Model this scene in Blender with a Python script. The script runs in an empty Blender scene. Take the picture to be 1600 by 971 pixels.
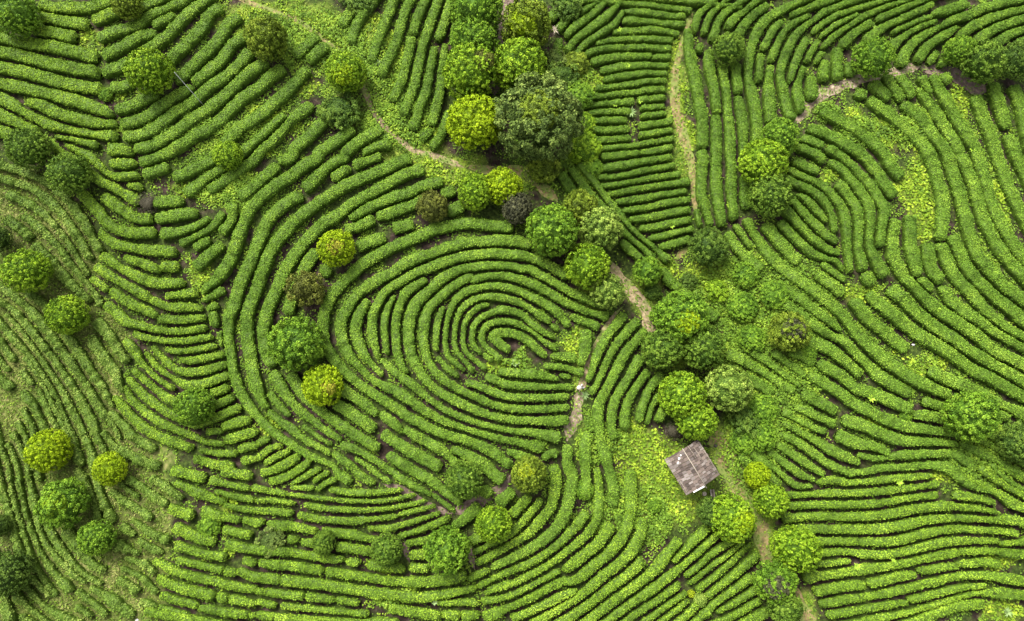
import bpy, bmesh, math, random
import numpy as np
from mathutils import Vector, Matrix

# ------------------------------------------------------------------ camera
SC = bpy.context.scene
COL = SC.collection
random.seed(7)
RNG = np.random.default_rng(7)
CAM_H, TILT = 80.0, math.radians(12.0)
FPX = 1600 * 24.0 / 36.0
cd = bpy.data.cameras.new("drone_camera")
cd.sensor_width = 36.0
cd.lens = 24.0
cd.clip_end = 3000.0
cam = bpy.data.objects.new("drone_camera", cd)
cam.location = (0, 0, CAM_H)
cam.rotation_euler = (TILT, 0, 0)
COL.objects.link(cam)
SC.camera = cam

# ------------------------------------------------------------------ light
SUN_EL, SUN_AZ = math.radians(52), math.radians(-35)   # azimuth from +Y, clockwise
w = bpy.data.worlds.new("World")
SC.world = w
w.use_nodes = True
nt = w.node_tree
sky = nt.nodes.new("ShaderNodeTexSky")
sky.sky_type = 'NISHITA'
sky.sun_disc = False
sky.sun_elevation = SUN_EL
sky.sun_rotation = SUN_AZ
sky.air_density = 1.0
sky.dust_density = 4.0
bg = nt.nodes["Background"]
bg.inputs[1].default_value = 0.13
hsv = nt.nodes.new("ShaderNodeHueSaturation")      # a hazy, evenly grey sky
hsv.inputs["Saturation"].default_value = 0.15
nt.links.new(sky.outputs[0], hsv.inputs["Color"])
nt.links.new(hsv.outputs[0], bg.inputs[0])
sd = bpy.data.lights.new("sun", 'SUN')
sd.energy = 2.2
sd.angle = math.radians(22)
sd.color = (1.0, 0.95, 0.86)
so = bpy.data.objects.new("sun", sd)
dirv = Vector((math.sin(SUN_AZ) * math.cos(SUN_EL), math.cos(SUN_AZ) * math.cos(SUN_EL), math.sin(SUN_EL)))
so.rotation_euler = dirv.to_track_quat('Z', 'Y').to_euler()
so.location = (0, 0, 60)
COL.objects.link(so)
SC.view_settings.view_transform = 'Standard'
SC.view_settings.look = 'None'
SC.view_settings.exposure = 1.70
SC.view_settings.gamma = 1.0
SC.cycles.max_bounces = 6
SC.cycles.diffuse_bounces = 1

# ------------------------------------------------------------------ terrain and pixel rays
def ray(px, py):
    px = np.asarray(px, float); py = np.asarray(py, float)
    dx = (px - 800) / FPX
    dy = (485.5 - py) / FPX
    c, s = math.cos(TILT), math.sin(TILT)
    return dx, s + dy * c, -c + dy * s

def flat(px, py, z=0.0):
    rx, ry, rz = ray(px, py)
    t = (z - CAM_H) / rz
    return rx * t, ry * t

HILLS = []
for (hx, hy, hz, sg) in ((790, 530, 3.2, 13), (1300, 340, 2.4, 11), (300, 120, 2.0, 16), (1480, 640, 2.2, 16),
                         (110, 640, -1.6, 16), (1010, 470, -1.2, 9), (1180, 800, -1.3, 9), (660, 90, 1.2, 9),
                         (960, 900, 1.2, 12), (1350, 60, 1.6, 14), (420, 900, 1.0, 16)):
    a, b = flat(hx, hy)
    HILLS.append((float(a), float(b), hz, sg))

def ground_z(x, y):
    x = np.asarray(x, float); y = np.asarray(y, float)
    z = np.zeros(np.broadcast(x, y).shape)
    for a, b, hz, sg in HILLS:
        z = z + hz * np.exp(-((x - a) ** 2 + (y - b) ** 2) / (2 * sg * sg))
    z = z + 0.10 * np.sin(x * 0.31 + 1.3) * np.cos(y * 0.27)
    return z

def hit(px, py, dz=0.0):
    """where the ray through a photo pixel meets the terrain raised by dz"""
    x, y = flat(px, py, 0.0)
    for _ in range(8):
        z = ground_z(x, y) + dz
        rx, ry, rz = ray(px, py)
        t = (z - CAM_H) / rz
        x, y = rx * t, ry * t
    return x, y

def depth(x, y, z):
    return y * math.sin(TILT) - (z - CAM_H) * math.cos(TILT)

def to_px(x, y, z):
    d = depth(x, y, z)
    u = x / d
    v = (y * math.cos(TILT) + (z - CAM_H) * math.sin(TILT)) / d
    return 800 + u * FPX, 485.5 - v * FPX

# ------------------------------------------------------------------ helpers
def lattice(n, seed):
    return np.random.default_rng(seed).random((n, n, n)).astype(np.float32)
LAT = lattice(32, 3)
def noise3(x, y, z):
    """tileable value noise in 0..1"""
    xi = np.floor(x).astype(int); yi = np.floor(y).astype(int); zi = np.floor(z).astype(int)
    fx = x - xi; fy = y - yi; fz = z - zi
    fx = fx * fx * (3 - 2 * fx); fy = fy * fy * (3 - 2 * fy); fz = fz * fz * (3 - 2 * fz)
    r = 0
    for a in (0, 1):
        for b in (0, 1):
            for c in (0, 1):
                wgt = (fx if a else 1 - fx) * (fy if b else 1 - fy) * (fz if c else 1 - fz)
                r = r + wgt * LAT[(xi + a) % 32, (yi + b) % 32, (zi + c) % 32]
    return r

def mesh_np(name, V, Q, tint=None, attrs=None, mats=(), smooth=False, midx=None):
    """mesh from numpy arrays; Q is (n,4) or (n,3)"""
    me = bpy.data.meshes.new(name)
    V = np.ascontiguousarray(V, np.float32); Q = np.ascontiguousarray(Q, np.int32)
    n, k = Q.shape
    me.vertices.add(len(V)); me.vertices.foreach_set("co", V.ravel())
    me.loops.add(n * k); me.loops.foreach_set("vertex_index", Q.ravel())
    me.polygons.add(n); me.polygons.foreach_set("loop_start", np.arange(0, n * k, k, dtype=np.int32))
    for m in mats:
        me.materials.append(m)
    if midx is not None:
        me.polygons.foreach_set("material_index", np.ascontiguousarray(midx, np.int32))
    if tint is not None:
        a = me.attributes.new("tint", 'FLOAT', 'POINT')
        a.data.foreach_set("value", np.ascontiguousarray(tint, np.float32))
    for k2, arr in (attrs or {}).items():
        a = me.attributes.new(k2, 'FLOAT', 'POINT')
        a.data.foreach_set("value", np.ascontiguousarray(arr, np.float32))
    me.update(calc_edges=True)
    if smooth:
        me.shade_smooth()
    return me

def obj(name, me, parent=None, loc=(0, 0, 0), rot=(0, 0, 0)):
    o = bpy.data.objects.new(name, me)
    COL.objects.link(o)
    o.location = loc
    o.rotation_euler = rot
    if parent is not None:
        o.parent = parent
    return o

def tag(o, label=None, cat=None, group=None, kind=None):
    if label: o["label"] = label
    if cat: o["category"] = cat
    if group: o["group"] = group
    if kind: o["kind"] = kind
    return o

def thing(name, label, cat, loc=(0, 0, 0), rz=0.0, group=None):
    o = bpy.data.objects.new(name, None)
    COL.objects.link(o)
    o.location = loc
    o.rotation_euler = (0, 0, rz)
    o.empty_display_size = 0.3
    return tag(o, label, cat, group)

def bm_mesh(name, bm, mat, smooth=False):
    me = bpy.data.meshes.new(name)
    bm.normal_update()
    bm.to_mesh(me); bm.free()
    if mat: me.materials.append(mat)
    if smooth: me.shade_smooth()
    return me

def add_box(bm, c, s, rot=None, bevel=0.0):
    r = bmesh.ops.create_cube(bm, size=1.0)
    M = Matrix.Translation(c) @ (rot.to_4x4() if rot is not None else Matrix.Identity(4)) @ Matrix.Diagonal((*s, 1))
    bmesh.ops.transform(bm, matrix=M, verts=r['verts'])
    return r['verts']

def add_tube(bm, pts, radii, n=8):
    rings = []
    pts = [Vector(p) for p in pts]
    for i, p in enumerate(pts):
        d = (pts[min(i + 1, len(pts) - 1)] - pts[max(i - 1, 0)]).normalized()
        a = d.orthogonal().normalized(); b = d.cross(a)
        rings.append([bm.verts.new(p + (a * math.cos(t) + b * math.sin(t)) * radii[i])
                      for t in (2 * math.pi * j / n for j in range(n))])
    for i in range(len(rings) - 1):
        for j in range(n):
            bm.faces.new((rings[i][j], rings[i][(j + 1) % n], rings[i + 1][(j + 1) % n], rings[i + 1][j]))
    bm.faces.new(rings[0][::-1]); bm.faces.new(rings[-1])

def add_lathe(bm, prof, n=16, c=(0, 0, 0)):
    rings = []
    for r, z in prof:
        rings.append([bm.verts.new((c[0] + r * math.cos(2 * math.pi * j / n), c[1] + r * math.sin(2 * math.pi * j / n), c[2] + z)) for j in range(n)])
    for i in range(len(rings) - 1):
        for j in range(n):
            bm.faces.new((rings[i][j], rings[i][(j + 1) % n], rings[i + 1][(j + 1) % n], rings[i + 1][j]))
    bm.faces.new(rings[0][::-1]); bm.faces.new(rings[-1])

# ------------------------------------------------------------------ materials
def newmat(name):
    m = bpy.data.materials.new(name); m.use_nodes = True
    return m, m.node_tree, m.node_tree.nodes["Principled BSDF"]

def ramp(nt, stops):
    r = nt.nodes.new("ShaderNodeValToRGB")
    e = r.color_ramp.elements
    while len(e) < len(stops): e.new(0.5)
    for k, (p, c) in enumerate(stops):
        e[k].position = p; e[k].color = (*c, 1)
    return r

def leaf_mat(name, dark, mid, light, var=0.42, scale=0.35, rough=0.55):
    """leaves: dark old leaves to bright young shoots by the 'tint' of each leaf, drifting slowly over the ground"""
    m, nt, p = newmat(name)
    at = nt.nodes.new("ShaderNodeAttribute"); at.attribute_name = "tint"
    geo = nt.nodes.new("ShaderNodeNewGeometry")
    nz = nt.nodes.new("ShaderNodeTexNoise"); nz.inputs["Scale"].default_value = scale; nz.inputs["Detail"].default_value = 5
    nz.inputs["Roughness"].default_value = 0.65
    nt.links.new(geo.outputs["Position"], nz.inputs["Vector"])
    mr = nt.nodes.new("ShaderNodeMapRange"); mr.inputs[1].default_value = 0.3; mr.inputs[2].default_value = 0.7
    mr.inputs[3].default_value = -var; mr.inputs[4].default_value = var
    nt.links.new(nz.outputs[0], mr.inputs[0])
    ad = nt.nodes.new("ShaderNodeMath"); ad.operation = 'ADD'
    nt.links.new(at.outputs["Fac"], ad.inputs[0]); nt.links.new(mr.outputs[0], ad.inputs[1])
    r = ramp(nt, ((0.0, dark), (0.5, mid), (1.0, light)))
    nt.links.new(ad.outputs[0], r.inputs[0])
    nt.links.new(r.outputs[0], p.inputs["Base Color"])
    p.inputs["Roughness"].default_value = rough
    p.inputs["Specular IOR Level"].default_value = 0.06
    return m

def plain_mat(name, c1, c2, scale=6.0, rough=0.8, stretch=None):
    m, nt, p = newmat(name)
    tc = nt.nodes.new("ShaderNodeTexCoord")
    mp = nt.nodes.new("ShaderNodeMapping")
    if stretch: mp.inputs["Scale"].default_value = stretch
    nz = nt.nodes.new("ShaderNodeTexNoise"); nz.inputs["Scale"].default_value = scale; nz.inputs["Detail"].default_value = 6
    nt.links.new(tc.outputs["Object"], mp.inputs[0]); nt.links.new(mp.outputs[0], nz.inputs["Vector"])
    r = ramp(nt, ((0.3, c1), (0.7, c2)))
    nt.links.new(nz.outputs[0], r.inputs[0]); nt.links.new(r.outputs[0], p.inputs["Base Color"])
    p.inputs["Roughness"].default_value = rough
    return m

TEA = {
    'fresh': leaf_mat("tea_fresh", (0.045, 0.090, 0.008), (0.130, 0.225, 0.016), (0.260, 0.380, 0.034)),
    'mid':   leaf_mat("tea_mid",   (0.038, 0.082, 0.010), (0.108, 0.200, 0.018), (0.220, 0.335, 0.036)),
    'deep':  leaf_mat("tea_deep",  (0.030, 0.066, 0.008), (0.078, 0.155, 0.014), (0.170, 0.275, 0.026)),
    'thin':  leaf_mat("tea_thin",  (0.042, 0.075, 0.012), (0.118, 0.182, 0.028), (0.235, 0.305, 0.062)),
}
M_TWIGS = leaf_mat("hedge_twigs_and_old_leaves", (0.022, 0.038, 0.006), (0.058, 0.104, 0.012), (0.10, 0.16, 0.02), 0.3, 1.5)
PAL = {
    'lime':   ((0.040, 0.085, 0.005), (0.128, 0.225, 0.010), (0.255, 0.370, 0.022)),
    'bright': ((0.075, 0.125, 0.003), (0.190, 0.285, 0.006), (0.320, 0.415, 0.014)),
    'mid':    ((0.034, 0.075, 0.007), (0.095, 0.185, 0.012), (0.195, 0.310, 0.026)),
    'green':  ((0.028, 0.058, 0.007), (0.080, 0.145, 0.013), (0.165, 0.250, 0.030)),
    'dark':   ((0.024, 0.050, 0.008), (0.062, 0.112, 0.013), (0.130, 0.200, 0.026)),
    'deep':   ((0.018, 0.036, 0.006), (0.046, 0.084, 0.010), (0.095, 0.150, 0.022)),
    'olive':  ((0.040, 0.062, 0.006), (0.110, 0.165, 0.013), (0.230, 0.290, 0.030)),
    'grey':   ((0.030, 0.050, 0.010), (0.078, 0.120, 0.022), (0.190, 0.245, 0.050)),
    'pale':   ((0.042, 0.078, 0.010), (0.140, 0.215, 0.028), (0.300, 0.390, 0.070)),
    'yellow': ((0.090, 0.125, 0.005), (0.240, 0.320, 0.012), (0.420, 0.450, 0.026)),
    'bronze': ((0.090, 0.085, 0.010), (0.210, 0.220, 0.020), (0.360, 0.360, 0.035)),
    'purple': ((0.020, 0.022, 0.013), (0.055, 0.058, 0.028), (0.105, 0.108, 0.046)),
    'rust':   ((0.036, 0.042, 0.009), (0.085, 0.100, 0.016), (0.160, 0.175, 0.028)),
    'twig':   ((0.026, 0.024, 0.014), (0.060, 0.054, 0.034), (0.120, 0.105, 0.075)),
}
LEAF = {k: leaf_mat("leaf_" + k, *v, var=0.30, scale=0.9) for k, v in PAL.items()}
M_BARK = plain_mat("bark", (0.06, 0.045, 0.032), (0.14, 0.11, 0.08), 9)
M_WEED = leaf_mat("weed_leaf", (0.040, 0.075, 0.010), (0.100, 0.180, 0.016), (0.220, 0.310, 0.030), 0.45, 0.5)
M_BRIGHT = leaf_mat("bright_weed_leaf", (0.044, 0.085, 0.008), (0.125, 0.205, 0.013), (0.270, 0.350, 0.028), 0.55, 0.7)
M_DRY = leaf_mat("dry_grass_blade", (0.050, 0.080, 0.012), (0.120, 0.165, 0.028), (0.320, 0.310, 0.105), 0.45, 0.35)

def ground_mat():
    m, nt, p = newmat("hillside_soil")
    geo = nt.nodes.new("ShaderNodeNewGeometry")
    def nz(scale, detail=6):
        n = nt.nodes.new("ShaderNodeTexNoise"); n.inputs["Scale"].default_value = scale; n.inputs["Detail"].default_value = detail
        nt.links.new(geo.outputs["Position"], n.inputs["Vector"]); return n
    def att(nm):
        a = nt.nodes.new("ShaderNodeAttribute"); a.attribute_name = nm; return a
    def mix(f, a, b):
        x = nt.nodes.new("ShaderNodeMix"); x.data_type = 'RGBA'
        nt.links.new(f, x.inputs[0]); nt.links.new(a, x.inputs[6]); nt.links.new(b, x.inputs[7]); return x.outputs[2]
    soil = ramp(nt, ((0.3, (0.009, 0.007, 0.005)), (0.5, (0.022, 0.015, 0.011)), (0.75, (0.066, 0.046, 0.036))))
    nt.links.new(nz(1.6, 9).outputs[0], soil.inputs[0])
    moss = ramp(nt, ((0.3, (0.010, 0.016, 0.004)), (0.55, (0.032, 0.050, 0.009)), (0.75, (0.075, 0.105, 0.018))))
    nt.links.new(nz(3.0, 8).outputs[0], moss.inputs[0])
    sel = ramp(nt, ((0.42, (0, 0, 0)), (0.56, (1, 1, 1))))
    nt.links.new(nz(0.45, 7).outputs[0], sel.inputs[0])
    base = mix(sel.outputs[0], soil.outputs[0], moss.outputs[0])
    grass = ramp(nt, ((0.3, (0.055, 0.085, 0.012)), (0.55, (0.13, 0.18, 0.022)), (0.75, (0.20, 0.24, 0.04))))
    nt.links.new(nz(2.2, 8).outputs[0], grass.inputs[0])
    g = mix(att("grass").outputs["Fac"], base, grass.outputs[0])
    dry = ramp(nt, ((0.28, (0.040, 0.060, 0.012)), (0.5, (0.105, 0.125, 0.030)), (0.75, (0.24, 0.21, 0.09))))
    nt.links.new(nz(1.8, 9).outputs[0], dry.inputs[0])
    d = mix(att("dry").outputs["Fac"], g, dry.outputs[0])
    nt.links.new(d, p.inputs["Base Color"])
    p.inputs["Roughness"].default_value = 0.95
    p.inputs["Specular IOR Level"].default_value = 0.1
    bp = nt.nodes.new("ShaderNodeBump"); bp.inputs["Strength"].default_value = 0.6; bp.inputs["Distance"].default_value = 0.12
    nt.links.new(nz(7, 6).outputs[0], bp.inputs["Height"]); nt.links.new(bp.outputs[0], p.inputs["Normal"])
    return m

def path_mat(name, c1, c2, c3, green):
    m, nt, p = newmat(name)
    geo = nt.nodes.new("ShaderNodeNewGeometry")
    n = nt.nodes.new("ShaderNodeTexNoise"); n.inputs["Scale"].default_value = 2.4; n.inputs["Detail"].default_value = 9
    nt.links.new(geo.outputs["Position"], n.inputs["Vector"])
    r = ramp(nt, ((0.3, c1), (0.5, c2), (0.72, c3)))
    nt.links.new(n.outputs[0], r.inputs[0])
    n2 = nt.nodes.new("ShaderNodeTexNoise"); n2.inputs["Scale"].default_value = 0.8; n2.inputs["Detail"].default_value = 7
    nt.links.new(geo.outputs["Position"], n2.inputs["Vector"])
    s = ramp(nt, ((0.62 - 0.3 * green, (0, 0, 0)), (0.74 - 0.3 * green, (1, 1, 1))))
    nt.links.new(n2.outputs[0], s.inputs[0])
    x = nt.nodes.new("ShaderNodeMix"); x.data_type = 'RGBA'
    nt.links.new(s.outputs[0], x.inputs[0]); nt.links.new(r.outputs[0], x.inputs[6]); x.inputs[7].default_value = (0.11, 0.14, 0.025, 1)
    nt.links.new(x.outputs[2], p.inputs["Base Color"])
    p.inputs["Roughness"].default_value = 0.95
    bp = nt.nodes.new("ShaderNodeBump"); bp.inputs["Strength"].default_value = 0.5; bp.inputs["Distance"].default_value = 0.05
    nt.links.new(n.outputs[0], bp.inputs["Height"]); nt.links.new(bp.outputs[0], p.inputs["Normal"])
    return m

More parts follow.
